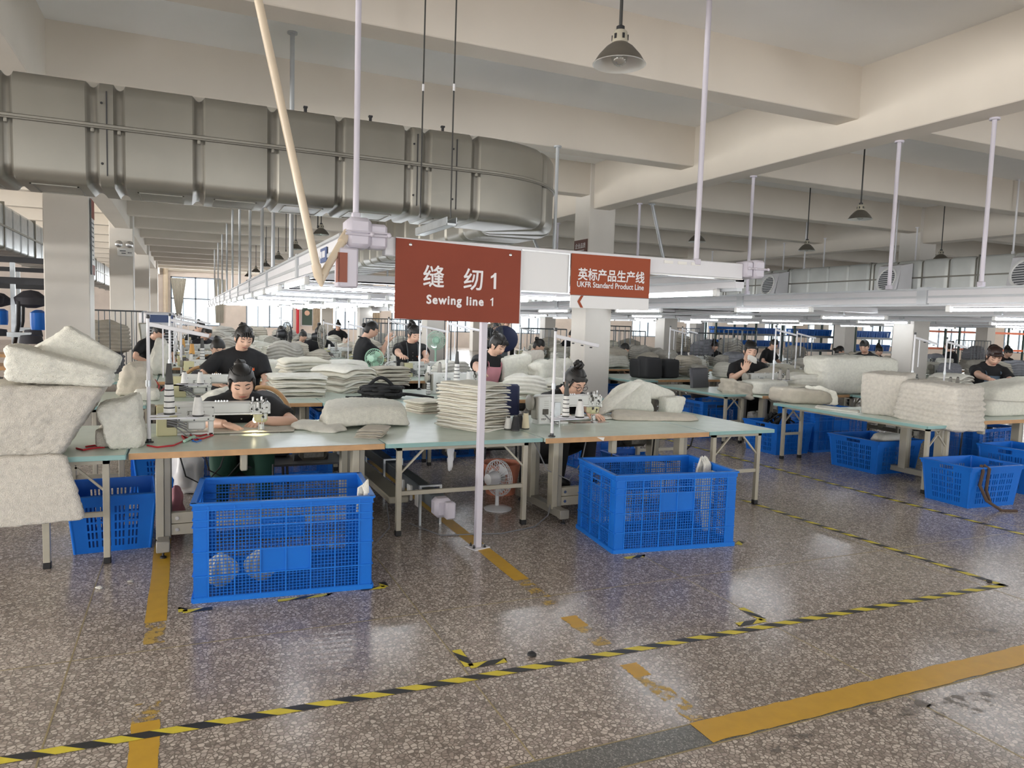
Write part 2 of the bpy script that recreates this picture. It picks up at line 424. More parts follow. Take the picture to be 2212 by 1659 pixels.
# ================================================================== the setting
fl = MB(); fl.box((12, 18, -.05), (70, 70, .1), 'terrazzo'); struct('floor', fl)
SLAB = 4.72
ce = MB(); ce.box((12, 18, SLAB+.1), (70, 70, .2), 'ceiling_paint'); struct('ceiling', ce)
BY = [.36+2.95*k for k in range(-2, 17)]
for y in BY:
    b = MB(); b.span(-22, 44, y-.04, y+.28, 4.15, SLAB+.02, 'beam_paint', .012); struct('beam', b)
MX = [-1.66, 6.93, 15.78, 24.63, 33.5]
for x in MX:
    b = MB(); b.span(x, x+.36, -7, 47.5, 3.9, SLAB+.02, 'beam_paint', .012); struct('beam', b)
CY = [12.1, 22.0, 31.6, 41.2]
for x in (-1.79, 6.85, 15.7, 24.55, 33.4):
    for y in CY:
        b = MB(); b.span(x, x+.56, y, y+.56, 0, SLAB, 'column_paint', .012); struct('column', b)
# end wall with window bands
YW = 47.6
def wall_with_windows(name, y, x0, x1, wins, z0, z1, m):
    b = MB(); x = x0
    for a, c in wins:
        b.span(x, a, y, y+.25, 0, SLAB, m); b.span(a, c, y, y+.25, 0, z0, m); b.span(a, c, y, y+.25, z1, SLAB, m); x = c
    b.span(x, x1, y, y+.25, 0, SLAB, m)
    return struct(name, b)
WINS = [(-.75, 1.95), (3.4, 6.15), (8.2, 10.6), (12.4, 14.9), (16.4, 18.8), (21, 23.8), (26, 29), (31, 34), (36, 39)]
wall_with_windows('wall_back', YW, -22, 44, WINS, 1.0, 3.85, 'pink_wall')
for i, (a, c) in enumerate(WINS):
    fr = MB()
    for x in (a, c-.06, (a+c)/2-.05): fr.span(x, x+.08, YW+.02, YW+.12, 1.0, 3.85, 'window_frame')
    for x in (a+(c-a)*.25, a+(c-a)*.75): fr.span(x-.02, x+.02, YW+.03, YW+.1, 1.0, 3.85, 'window_frame')
    for z in (1.0, 2.55, 3.78): fr.span(a, c, YW+.02, YW+.12, z, z+.07, 'window_frame')
    w = struct('window_%d' % (i+1), fr)
    gl = MB(); gl.box(((a+c)/2, YW+.07, 2.42), (c-a, .008, 2.85), 'pane_glass'); put('pane', gl, w)
XR = 44
b = MB()
b.span(XR, XR+.25, -7, YW, 0, .9, 'pink_wall'); b.span(XR, XR+.25, -7, YW, 3.7, SLAB, 'pink_wall')
for y in np.arange(-7, 48, 5.0): b.span(XR, XR+.25, y, y+1.6, .9, 3.7, 'pink_wall')
struct('wall_right', b)
for i, y in enumerate(np.arange(13, 44, 5.0)):
    fr = MB()
    for k in range(5): fr.span(XR+.02, XR+.1, y+1.6+k*.85-.03, y+1.6+k*.85+.03, .9, 3.7, 'window_frame')
    for z in (.9, 2.3, 3.64): fr.span(XR+.02, XR+.1, y+1.6, y+5, z, z+.06, 'window_frame')
    w = struct('window_%d' % (i+20), fr)
    gl = MB(); gl.box((XR+.06, y+3.3, 2.3), (.008, 3.4, 2.8), 'pane_glass'); put('pane', gl, w)
b = MB(); b.span(-22.25, -22, -7, YW, 0, .9, 'wall_paint'); b.span(-22.25, -22, -7, YW, 3.9, SLAB, 'wall_paint')
for y in np.arange(-7, 47, 6.0): b.span(-22.25, -22, y, y+1, .9, 3.9, 'wall_paint')
struct('wall_left', b)
b = MB(); b.span(-22, 44, -7.25, -7, 0, .9, 'wall_paint'); b.span(-22, 44, -7.25, -7, 4.1, SLAB, 'wall_paint')
for x in np.arange(-22, 44, 6.0): b.span(x, x+1, -7.25, -7, .9, 4.1, 'wall_paint')
struct('wall_front', b)
# drain pipe, curtain, hose pipe, board, curtains by the end windows
p = MB(); p.tube([(-1.0, YW-.2, 0), (-1.0, YW-.2, SLAB)], .14, 'cream_pipe', 14); solo('drain_pipe', p, 'thick cream drain pipe beside the far left window', 'pipe')
p = MB(); p.tube([(6.4, YW-.25, 0), (6.4, YW-.25, 3.2)], .09, 'hose_red', 12); p.box((6.4, YW-.13, 2.2), (.16, .24, .1), 'hose_red'); solo('fire_pipe', p, 'red fire pipe standing against the far wall', 'pipe')
def curtain(x0, x1, z0, z1, m, y=YW-.06, n=40, amp=.05, taper=0):
    b = MB(); vs = []; 
    for i in range(n+1):
        for z, k in ((z1, 0), ((z0+z1)/2, .5), (z0, 1)):
            t = i/n; xc = (x0+x1)/2; x = xc+(x0+(x1-x0)*t-xc)*(1-taper*k)
            vs.append((x, y+amp*math.sin(i*1.7), z))
    b._add(vs, [(i*3+j, i*3+j+1, i*3+j+4, i*3+j+3) for i in range(n) for j in range(2)], m); b.smooth = 180
    return b
solo('curtain', curtain(-.75, .1, 1.5, 3.75, 'curtain', taper=.75), 'gathered pale curtain tied at the far left window', 'curtain')
solo('curtain', curtain(1.6, 2.2, 1.2, 3.8, 'curtain', taper=.3), 'pale curtain drawn to the right of the far left window', 'curtain')
solo('curtain', curtain(7.35, 8.6, .9, 3.7, 'curtain_tan'), 'tan curtain right of the framed board on the far wall', 'curtain')
solo('curtain', curtain(10.4, 11.6, .9, 3.7, 'curtain_tan'), 'tan curtain by the third window of the far wall', 'curtain')
solo('curtain', curtain(18.6, 20.4, .9, 3.7, 'curtain_tan'), 'tan curtain on the far wall behind the black bags', 'curtain')
bd = MB(); bd.box((0, 0, 0), (.75, .04, 1.2), 'white_metal', b=.01)
bf = MB(); bf.box((0, -.025, 0), (.62, .01, 1.08), 'green_board')
bi = MB(); bi.ball((0, -.03, .22), (.16, .008, .16), 'skin')
thing('notice_board', 'green notice board in white frame on the far wall', 'notice board', [('frame', bd), ('panel', bf), ('poster', bi)], (7.0, YW-.021, 1.75))

# ---- floor markings
def ribbon(mb, x0, x1, y0, y1, m, jag=0, n=40, along='y'):
    """flat band just above the floor with ragged long edges"""
    vs = []
    for i in range(n+1):
        t = i/n
        j0, j1 = (random.uniform(-jag, jag) for _ in range(2))
        vs += [(x0+j0, y0+(y1-y0)*t, .0012), (x1+j1, y0+(y1-y0)*t, .0012)] if along == 'y' else [(x0+(x1-x0)*t, y0+j0, .0012), (x0+(x1-x0)*t, y1+j1, .0012)]
    mb._add(vs, [(i*2, i*2+1, i*2+3, i*2+2) if along == 'y' else (i*2, i*2+2, i*2+3, i*2+1) for i in range(n)], m)
def mark(name, mb, label, cat='floor marking'):
    mb.smooth = 0
    return solo(name, mb, label, cat)
l = MB(); ribbon(l, -.215, -.105, 2.2, 3.38, 'paint_yellow', .004); ribbon(l, -.215, -.11, 3.38, 3.55, 'paint_worn', .006); ribbon(l, -.215, -.105, 4.5, 12.5, 'paint_yellow', .004); ribbon(l, -.21, -.11, 4.2, 4.5, 'paint_worn', .006); ribbon(l, -.2, -.12, 3.9, 4.2, 'paint_faint', .006)
mark('painted_line', l, 'worn yellow painted line on the floor beside the left blue crate')
l = MB(); ribbon(l, 2.045, 2.155, 4.45, 14, 'paint_yellow', .004)
for a, c, k in ((4.1, 4.45, 'paint_worn'), (3.98, 4.05, 'paint_worn'), (3.62, 3.78, 'paint_yellow'), (3.5, 3.62, 'paint_worn'), (3.36, 3.46, 'paint_worn'), (2.98, 3.12, 'paint_yellow'), (2.54, 2.98, 'paint_worn')): ribbon(l, 2.05, 2.15, a, c, k, .006, 12)
mark('painted_line', l, 'worn yellow painted line running back under the white sign post')
l = MB(); ribbon(l, -20, 40, 2.365, 2.52, 'terrazzo_dark', 0, 2, 'x')
for y in (2.36, 2.525): l.box((10, y, .0008), (60, .006, .0016), 'brass')
o = mark('border_strip', l, 'dark grey terrazzo border strip with brass edges at front')
l = MB(); ribbon(l, 2.04, 12, 2.37, 2.53, 'paint_yellow', .006, 160, 'x'); l.v = [(p[0], p[1], .0028) for p in l.v]
mark('painted_line', l, 'wide yellow painted band crossing the front right of the floor')
l = MB()
for x in (-.53, 1.28, 3.2, 5.15, 7.1): l.box((x, 8, .0005), (.007, 22, .001), 'brass')
for y in (4.12, 7.2): l.box((6, y, .0005), (22, .006, .001), 'brass')
o = mark('floor_joint', l, 'thin brass divider strips set in the terrazzo floor'); o['kind'] = 'structure'
for kk, (x, y, s) in enumerate(((2.35, 2.25, .12), (2.9, 2.42, .1), (3.05, 2.28, .16), (3.4, 2.2, .2), (4.3, 2.75, .15), (1.75, 2.3, .1))):
    l = MB(); l._add([(x+s*math.cos(a)*1.3, y+s*.4*math.sin(a), .0016) for a in np.linspace(0, 2*PI, 14)[:-1]], [tuple(range(13))], 'stain')
    mark('floor_stain', l, 'grey scuff on the floor, '+['under the left end of the yellow band', 'on the wide yellow band near its left end', 'just in front of the yellow band', 'largest in front of the yellow band', 'behind the yellow band', 'on the dark border strip'][kk], 'stain')
def tape(p, q, w=.056, per=.21, start=0, slant=.04):
    """yellow and black adhesive tape: alternating parallelograms in one thin strip"""
    p, q = Vector((*p, 0)), Vector((*q, 0)); d = q-p; L = d.length; d.normalize(); nrm = Vector((-d.y, d.x, 0))
    mb = MB(); mb.smooth = 0; s = -start; k = 0
    while s < L:
        a, c = max(0, s), min(L, s+per/2)
        if c > a:
            e0 = slant if a > 0 else 0; e1 = slant if c < L else 0
            z = Vector((0, 0, .0022))
            mb._add([p+d*(a-e0)-nrm*w/2+z, p+d*(c-e1)-nrm*w/2+z, p+d*(c+e1)+nrm*w/2+z, p+d*(a+e0)+nrm*w/2+z], [(0, 1, 2, 3)], 'tape_yellow' if k % 2 == 0 else 'tape_black')
        s += per/2; k += 1
    return mb
mark('hazard_tape', tape((-2.2, 3.28), (5.33, 3.235), start=.0, slant=-.045), 'long yellow and black hazard tape crossing the floor before the crates', 'tape')
mark('hazard_tape', tape((5.3, 3.22), (5.26, 5.9), slant=.03), 'yellow and black tape running back from the right tape corner', 'tape')
mark('hazard_tape', tape((6.86, 3.2), (6.9, 10.5), slant=.03), 'yellow and black tape along the far side of the aisle', 'tape')
def corner(x, y, dx, dy, label, s=.2):
    m = tape((x, y), (x+dx*s, y), .05, .2, .03); m.add(tape((x, y), (x, y+dy*s), .05, .2, .06)); mark('tape_corner', m, label, 'tape')
C = atz(1014, 1440, 0); corner(C.x, C.y, 1, 1, 'L-shaped hazard tape mark in the middle of the front floor')
C = atz(1650, 1340, 0); corner(C.x, C.y, -1, 1, 'L-shaped hazard tape mark on the right of the front floor')
C = atz(395, 1322, 0); corner(C.x, C.y, 1, .3, 'hazard tape corner left of the left blue crate', .16)
C = atz(832, 1268, 0); corner(C.x, C.y, -1, .6, 'hazard tape corner right of the left blue crate', .16)
C = atz(600, 1298, 0); mark('hazard_tape', tape((C.x, C.y), (C.x+.3, C.y), .04, .2), 'short hazard tape strip under the front of the left crate', 'tape')
C = atz(1350, 1206, 0); mark('hazard_tape', tape((C.x, C.y), (C.x+.16, C.y), .05, .16), 'short hazard tape strip under the right crate', 'tape')
C = atz(1595, 1177, 0); mark('hazard_tape', tape((C.x, C.y), (C.x+.08, C.y+.06), .05, .16), 'scrap of hazard tape at the right corner of the right crate', 'tape')
def lint(x, y, m, label, s=.02):
    mb = MB(); P = atz(x, y, 0)
    mb.ball((0, 0, s*.5), (s*1.3, s, s*.5), m, 10, 6, fn=lambda p: p*(1+.5*noise.noise(p*60)))
    solo('lint_tuft', mb, label, 'lint', P)
lint(1150, 1417, 'dark_fabric', 'dark tuft of lint on the floor below the post', .022)
lint(215, 1272, 'pad_white', 'white lint tuft on the floor left of the yellow line', .018)
lint(283, 1258, 'pad_grey', 'grey lint scrap on the floor by the yellow line', .016)
lint(2137, 1258, 'dark_fabric', 'dark scrap near the right end of the long tape', .018)

# ================================================================== overhead: duct, rails, pipes, lights, signs
def rrect(w, h, r, n=4):
    o = []
    for cx, cy, a in ((w/2-r, h/2-r, 0), (-w/2+r, h/2-r, PI/2), (-w/2+r, -h/2+r, PI), (w/2-r, -h/2+r, 1.5*PI)):
        for k in range(n+1): o.append((cx+r*math.cos(a+PI/2*k/n), cy+r*math.sin(a+PI/2*k/n)))
    return o
def duct(path, w, h, grooves, m='duct_metal', mg='duct_groove', r=.09):
    """path: list of (x, y, z, heading) stations every few cm; grooves: arc lengths of pressed joints"""
    mb = MB(); mb.smooth = 35; rings = []; s = 0; last = None; sv = []
    for (x, y, z, a) in path:
        if last: s += math.hypot(x-last[0], y-last[1])
        last = (x, y); ins = 0
        for g in grooves:
            d = abs(s-g)
            if d < .035: ins = max(ins, .03*math.cos(d/.035*PI/2)**.6)
        rx, ry = math.sin(a), -math.cos(a)    # right-hand side of the heading
        rings.append([(x+rx*px*(1-2*ins/w), y+ry*px*(1-2*ins/w), z+py*(1-2*ins/h)) for px, py in rrect(w, h, r)]); sv.append(ins)
    n = len(rings[0]); vs = [p for q in rings for p in q]; fs = []; ms = []
    for i in range(len(rings)-1):
        for j in range(n):
            a, b = i*n+j, i*n+(j+1) % n
            fs.append((a, a+n, b+n, b)); ms.append(mg if sv[i] > .008 and sv[i+1] > .008 else m)
    mb.v = vs; mb.f = fs; mb.m = ms
    return mb
def straight(x0, x1, y, z, step=.012):
    k = int(abs(x1-x0)/step); return [(x0+(x1-x0)*i/k, y, z, 0) for i in range(k+1)]
DZ, DW, DH = 2.94, .68, .70
DX0, DX1, DYC, RC = -4.0, 2.3, 6.14, .66
path = straight(DX0, DX1, DYC, DZ)
for i in range(1, 61):
    a = PI/2*i/60; path.append((DX1+RC*math.sin(a), DYC+RC-RC*math.cos(a), DZ, a))
XE = DX1+RC
for i in range(1, 700):
    path.append((XE, DYC+RC+i*.04, DZ, PI/2))
gx = [-3.2, -2.72, -2.56, -2.05, -1.54, -1.05, -.56, -.40, .10, .60, 1.09, 1.63, 1.78, 2.2]
gr = [x-DX0 for x in gx]; sA = DX1-DX0; LC = PI/2*RC
gr += [sA+LC*.45, sA+LC*.72, sA+LC*.97]; k = sA+LC+.5
while k < sA+LC+27: gr += [k, k+.5, k+1.0, k+1.5, k+2.0, k+2.14]; k += 2.64
dm = duct(path, DW, DH, gr)
rail = MB(); hb = MB()
pts = [(x, y-.006, z) for x, y, z, a in path]
def off(path, d, zz): return [(x+math.sin(a)*d, y-math.cos(a)*d, zz) for x, y, z, a in path[::4]]
rail.tube(off(path[:len(straight(DX0, DX1, DYC, DZ))+62], DW/2+.004, DZ+.05), .014, 'duct_metal', 6)
rail.tube(off(path[:len(straight(DX0, DX1, DYC, DZ))+62], DW/2+.004, DZ+.035), .008, 'duct_groove', 6)
clip = MB()
for x in gx: clip.box((x, DYC-DW/2-.005, DZ+.015), (.022, .02, .03), 'duct_metal', b=.004)
seam = MB()
for x in (-.475, 1.7, 2.03):
    seam.box((x, DYC-DW/2-.001, DZ), (.007, .012, DH-.14), 'dark_metal')
    for dz in (-.2, .05, .2): seam.lathe([(.009, 0), (.007, .006)], 'black_plastic', 8, (x-.03, DYC-DW/2-.002, DZ+dz), Matrix.Rotation(PI/2, 3, 'X'))
ribs = MB()     # raised outline on the underside panels
for a, c in zip(gx[:-1], gx[1:]):
    if c-a > .3:
        for y0, y1, x0, x1 in ((-.2, -.19, a+.1, c-.1), (.19, .2, a+.1, c-.1)): ribs.span(x0, x1, DYC+y0, DYC+y1, DZ-DH/2-.006, DZ-DH/2+.002, 'duct_metal')
        for xx in (a+.1, c-.11): ribs.span(xx, xx+.01, DYC-.2, DYC+.2, DZ-DH/2-.006, DZ-DH/2+.002, 'duct_metal')
bolts = MB()
for x in (.85, 1.35, 1.95): bolts.tube([(x, DYC-.2, DZ+DH/2-.01), (x, DYC-.2, DZ+DH/2+.05)], .012, 'dark_metal', 6); bolts.box((x, DYC-.2, DZ+DH/2+.05), (.03, .03, .012), 'dark_metal')
thing('air_duct', 'large grey metal air duct with a bent elbow above the red sign', 'air duct', [('casing', dm), ('side_rail', rail, [('clip', clip)]), ('seam', seam), ('pressed_panel', ribs), ('hanger_bolt', bolts)])
def yduct(x, y0, y1, z, w, h, label, m, mg, extra=()):
    n = int((y1-y0)/.04); p = [(x, y0+(y1-y0)*i/n, z, PI/2) for i in range(n+1)]
    g = []; k = .3
    while k < y1-y0: g += [k, k+.6, k+1.2, k+1.8, k+1.94]; k += 2.5
    d = duct(p, w, h, g, m, mg, .06)
    r = MB(); r.box((x-w/2-.004, (y0+y1)/2, z), (.02, y1-y0, .03), mg); r.box((x+w/2+.004, (y0+y1)/2, z), (.02, y1-y0, .03), mg)
    fl_ = MB()
    for e in np.arange(y0+2.17, y1, 2.5): fl_.box((x, e, z), (w+.03, .02, h+.03), mg)
    return thing('air_duct', label, 'air duct', [('casing', d), ('side_rail', r), ('flange', fl_)]+list(extra))
def outlet(x, y, z):
    R = Matrix.Rotation(-.5, 3, 'Y') @ Matrix.Rotation(.25, 3, 'Z')
    c = MB(); c.hexa([Vector(p)+Vector((x, y, z)) for p in ((-.42, -.34, -.3), (0, -.36, -.3), (0, .36, -.3), (-.42, .22, -.3), (-.3, -.34, .3), (0, -.36, .36), (0, .36, .36), (-.3, .22, .3))], 'white_metal')
    F = Vector((x-.37, y-.06, z)); R = Matrix.Rotation(.25, 3, 'Y') @ Matrix.Rotation(-.12, 3, 'Z')
    g = MB(); g.box(F, (.05, .6, .62), 'white_metal', b=.015, R=R)
    RR = R @ Matrix.Rotation(-PI/2, 3, 'Y')
    g.lathe([(.26, .02), (.27, .045), (.235, .05), (.22, .03)], 'white_plastic', 28, F, RR, cap=False)
    h = MB(); h.lathe([(.225, .026), (.0, .027)], 'frame_grey', 28, F, RR)
    sl = MB()
    for k in range(-4, 5):
        hw = math.sqrt(max(.0, .215**2-(k*.047)**2))
        sl.box(F+R @ Vector((-.035, 0, k*.047)), (.012, 2*hw, .02), 'white_metal', R=R @ Matrix.Rotation(.6, 3, 'Y'))
    return [('outlet_box', c), ('outlet_face', g, [('outlet_opening', h), ('outlet_slat', sl)])]
ex = []
for y in (8.6, 11.45, 15.0, 19.3): ex += outlet(14.22, y, 2.92)
yduct(14.6, 5, 40, 2.97, .7, .76, 'long pale air duct with round louvre outlets over the right hall', 'duct_pale', 'duct_groove', ex)
yduct(-2.75, 8.5, 40, 2.95, .62, .68, 'silver ribbed air duct beyond the left column', 'galvanised', 'duct_metal')

# --- trunking rails with tube lights
def rail_y(x, y0, y1, z, label, h=.13):
    b = MB(); b.span(x-.05, x+.05, y0, y1, z, z+h, 'white_metal'); b.span(x-.06, x+.06, y0, y1, z+h*.35, z+h*.5, 'rail_metal'); b.span(x-.075, x+.075, y0, y1, z+h-.02, z+h, 'rail_metal')
    c = MB()
    for y in np.arange(y0+2.2, y1, 2.9): c.span(x-.07, x+.07, y-.06, y+.06, z-.01, z+h+.015, 'rail_metal')
    lp = MB(); lp.span(x-.03, x+.03, y0, y1, z-.03, z, 'rail_metal')
    return thing('cable_rail', label, 'cable rail', [('channel', b), ('joint_cover', c), ('lower_lip', lp)])
TL = 1.45
_t = MB(); _t.tube([(0, -TL/2+.05, 0), (0, TL/2-.05, 0)], .016, 'tube', 10)
_th = MB(); _th.span(-.014, .014, -TL/2, TL/2, .03, .055, 'white_metal'); 
_te = MB(); _te.box((0, 0, .01), (.05, .06, .07), 'white_plastic', b=.008)
ntube = [0]
def tube_light(x, y, z, rz, label, group=None):
    t = thing('tube_light', label, 'tube light', [('tube', _t), ('housing', _th)], (x, y, z), rz, group)
    for s in (-1, 1): put('end_cap', _te, t, (0, s*(TL/2-.02), 0))
    ntube[0] += 1
    return t
def row_tubes(x, ys, z, line):
    for k, y in enumerate(ys): tube_light(x, y, z, 0, '%s lit tube light from the front end of %s' % (ORD[k], line), 'tube lights of '+line)
rail_y(1.05, 5.2, 38, 2.13, 'grey cable rail over the left tables running from the lilac boxes', .2)
row_tubes(1.0, [7.55, 9.6, 11.4, 13.3, 15.2, 17.2, 19.2, 21.2, 23.2, 25.4, 27.6, 30, 33, 36], 2.06, 'the rail over the left tables')
rail_y(4.62, 5.35, 38, 2.13, 'cable rail running back from the right lilac box of the sign beam', .16)
row_tubes(4.56, [6.3, 8.4, 10.4, 12.4, 14.4, 16.4, 18.5, 20.6, 22.8, 25, 27.2, 30, 33, 36], 2.08, 'the rail behind the orange sign')
for n_, x, y0, tag_ in ((0, 7.42, 3.4, 'the rail along the aisle'), (1, 11.2, 5, 'the rail over the second line'), (2, 15.2, 4, 'the rail beneath the pale duct'), (3, 19, 6, 'the rail behind the right column'), (4, 23.5, 8, 'the outermost rail of the hall')):
    rail_y(x, y0, 40, 2.1, 'cable rail carrying tube lights, '+['nearest on the right side of the aisle', 'over the mid tables of the second line', 'below the pale louvred duct', 'first beyond the right column', 'second beyond the right column', 'farthest on the right'][n_], .16)
    row_tubes(x-.02, [y0+1.2+n_*.37+3.3*k for k in range(10 if n_ < 3 else 8)], 2.03, tag_)
def cross(y, x0, x1, z, label, tubes=0):
    b = MB(); b.span(x0, x1, y-.09, y+.09, z, z+.015, 'white_metal'); b.span(x0, x1, y-.09, y-.075, z, z+.09, 'white_metal'); b.span(x0, x1, y+.075, y+.09, z, z+.09, 'white_metal')
    solo('cross_rail', b, label, 'cable rail')
for k in range(7):
    cross(8.3+2.95*k, 1.11, 4.55, 2.14, '%s white cross rail behind the sign, counted from the front' % ORD[k])
    for s in range(2): tube_light(1.9+1.7*s, 8.3+2.95*k+.13, 2.07, PI/2, '%s tube light of the %s cross rail behind the sign' % (['left', 'right'][s], ORD[k]), 'tube lights on the cross rails')
for k in range(5):
    cross(9.4+2.95*k, 7.5, 13.9, 2.12, '%s white cross rail over the second line, counted from the front' % ORD[k])
    for s in range(0): tube_light(8.4+2.1*s, 9.4+2.95*k+.13, 2.05, PI/2, '%s tube light from the aisle on the %s cross rail of the second line' % (ORD[s], ORD[k]), 'tube lights on the cross rails')

# --- hanging pipes
def hang(x, y, z0, z1, r, m, label, top=None, cat='pipe', name='hanging_pipe'):
    b = MB(); b.tube([(x, y, z0), (top[0] if top else x, top[1] if top else y, z1)], r, m, 10)
    c = MB(); T = top if top else (x, y); c.lathe([(r*2.2, z1-.02), (r*2.2, z1)], m, 12, (T[0], T[1], 0))
    k = MB(); k.box((x, y, z0+.02), (r*2.6, r*2.6, .05), m, b=.005)
    return thing(name, label, cat, [('tube', b), ('ceiling_flange', c), ('clamp', k)], group='pipes holding the cable rails')
hang(1.1, 5.25, 2.44, SLAB, .021, 'lilac_plastic', 'white hanging pipe above the lilac boxes left of the red sign')
hang(4.02, 5.22, 2.3, SLAB, .023, 'lilac_plastic', 'white hanging pipe above the beam right of the orange sign')
for k, y in enumerate((8.3, 10.1, 11.6, 13.8, 16.5, 19, 21.6, 24.3, 27.3, 30.5)):
    hang(1.05, y, 2.33, 4.15 if abs((y-.36) % 2.95) < .28 else SLAB, .024, 'rail_metal', '%s grey pipe from the front holding the left table rail' % ORD[k])
for k, y in enumerate((9.1, 12.2, 15.2, 18.2, 21.2)):
    hang(4.62, y, 2.29, 4.15 if y == 9.1 else SLAB, .024, 'rail_metal', '%s grey pipe from the front holding the rail behind the orange sign' % ORD[k])
for k, (y, zt) in enumerate(((4.9, 4.15), (5.96, 3.9), (8.27, 3.9), (11.1, 3.9), (14.2, 3.9), (17.4, 3.9))):
    hang(7.28, y, 2.26, 3.9, .022, 'lilac_plastic', '%s hanging pipe from the front along the aisle rail' % ORD[k])
for k, y in enumerate((9.05, 11.6, 14.2, 15.6, 18.6, 22)):
    for s in (0, 1): hang(14.28+.65*s, y, 3.34, 4.15 if s else SLAB, .018, 'white_metal', '%s rod from the front hanging the pale duct, %s side' % (ORD[k], ['near', 'far'][s]), name='duct_hanger')
hang(9.0, 12.35, 2.22, 4.15, .03, 'rail_metal', 'slanting grey brace pipe beside the far lamp', (8.35, 12.3))
hang(7.44, 14.2, 2.26, 3.9, .03, 'rail_metal', 'slanting grey brace pipe behind the right white pipe', (7.1, 15.3))
for k, (x, y) in enumerate(((2.0, 9.5), (2.0, 12.5), (3.0, 14.8), (2.1, 17.5), (3.0, 20), (2.2, 23))):
    hang(x, y, 3.2, SLAB, .009, 'dark_metal', '%s thin dark rod from the front above the hidden duct run' % ORD[k], name='hanger_rod')
# wires and perforated light channel in front of the duct
for x, y, n in ((1.63, 5.46, 'left'), (1.83, 5.34, 'right')):
    b = MB(); b.tube([(x, y, 2.52), (x+.002, y, 3.3), (x+.01, y, SLAB)], .006, 'rod', 6); b.tube([(x+.003, y, 3.45), (x+.004, y, 3.5)], .009, 'white_metal', 6)
    solo('hanging_wire', b, 'thin dark wire in front of the duct, %s one of the pair' % n, 'wire')
b = MB(); b.span(1.78, 1.86, 5.28, 6.1, 2.46, 2.475, 'galvanised')
for s in (1.78, 1.855): b.span(s, s+.005, 5.28, 6.1, 2.46, 2.52, 'galvanised')
for y in np.arange(5.3, 6.1, .04): b.span(1.795, 1.845, y, y+.018, 2.475, 2.478, 'frame_grey')
solo('light_channel', b, 'short galvanised channel hung from wires under the duct', 'channel')

# --- lilac junction boxes
def jbox(sy, parts):
    return parts
a1 = MB(); a1.box((1.1, 5.2, 2.335), (.17, .2, .21), 'lilac_plastic', b=.03)
a2 = MB(); a2.box((1.235, 5.2, 2.32), (.13, .15, .17), 'lilac_plastic', b=.02)
a3 = MB(); a3.box((1.02, 5.16, 2.09), (.135, .15, .27), 'lilac_plastic', b=.012)
a4 = MB(); a4.box((.985, 5.083, 2.09), (.055, .004, .2), 'sticker_brown'); a4.box((.951, 5.12, 2.09), (.004, .08, .2), 'sticker_brown')
a5 = MB(); a5.tube([(1.0, 5.09, 2.32), (1.31, 5.1, 2.32)], .009, 'lilac_plastic', 8); a5.tube([(1.0, 5.09, 2.34), (1.31, 5.1, 2.34)], .006, 'lilac_plastic', 8)
for x in (1.18, 1.3): a5.ball((x, 5.09, 2.325), .017, 'lilac_plastic', 8, 6)
thing('junction_box', 'lilac plastic junction boxes at the left end of the sign beam', 'junction box', [('corner_cover', a1), ('side_cover', a2), ('drop_cover', a3, [('sticker', a4)]), ('clamp', a5)])
a1 = MB(); a1.box((4.66, 5.24, 2.29), (.12, .2, .16), 'lilac_plastic', b=.02); a1.box((4.56, 5.24, 2.285), (.08, .17, .14), 'lilac_plastic', b=.015)
a5 = MB(); a5.tube([(4.53, 5.13, 2.29), (4.74, 5.13, 2.29)], .008, 'lilac_plastic', 8)
for x in (4.53, 4.6, 4.74): a5.ball((x, 5.13, 2.29), .014, 'lilac_plastic', 8, 6)
thing('junction_box', 'lilac plastic junction box at the right end of the sign beam', 'junction box', [('cover', a1), ('clamp', a5)])
b = MB(); b.span(1.3, 4.52, 5.2, 5.29, 2.2, 2.335, 'white_metal', .006)
lp = MB(); lp.span(2.4, 4.52, 5.195, 5.295, 2.192, 2.2, 'white_plastic')
tp = MB()
for x in (3.72, 3.86, 4.0): tp.box((x, 5.197, 2.3), (.09, .004, .025), 'paper')
bm = thing('sign_beam', 'white rectangular beam carrying the hanging signs', 'beam', [('channel', b), ('lower_lip', lp), ('tape_strip', tp)]); bm['kind'] = 'thing'
b = MB(); b.span(1.98, 2.07, 5.22, 5.3, 2.2, 2.3, 'white_metal')
# cream plastic pipe with a bend
p0 = aty(690, 606, 5.05); p1 = aty(558, 0, 5.05); p2 = aty(745, 512, 5.14); d = (p1-p0)
b = MB(); b.tube([p0+d*1.42, p0+d*.04], .027, 'cream_pipe', 14); e = MB()
e.tube([p0+d*.06, p0+d*.02, p0+Vector((.012, .01, -.012)), p0+(p2-p0)*.12, p0+(p2-p0)*.2], .032, 'cream_pipe', 12)
c = MB(); c.tube([p0+(p2-p0)*.15, p2], .026, 'cream_pipe', 12); e2 = MB(); e2.tube([p0+(p2-p0)*.88, p2+Vector((.02, .02, .03)), p2+Vector((.06, .05, .035))], .032, 'cream_pipe', 12)
thing('conduit_pipe', 'cream plastic conduit pipe dropping to a bend left of the red sign', 'pipe', [('long_tube', b), ('bend', e), ('short_tube', c), ('elbow', e2)])

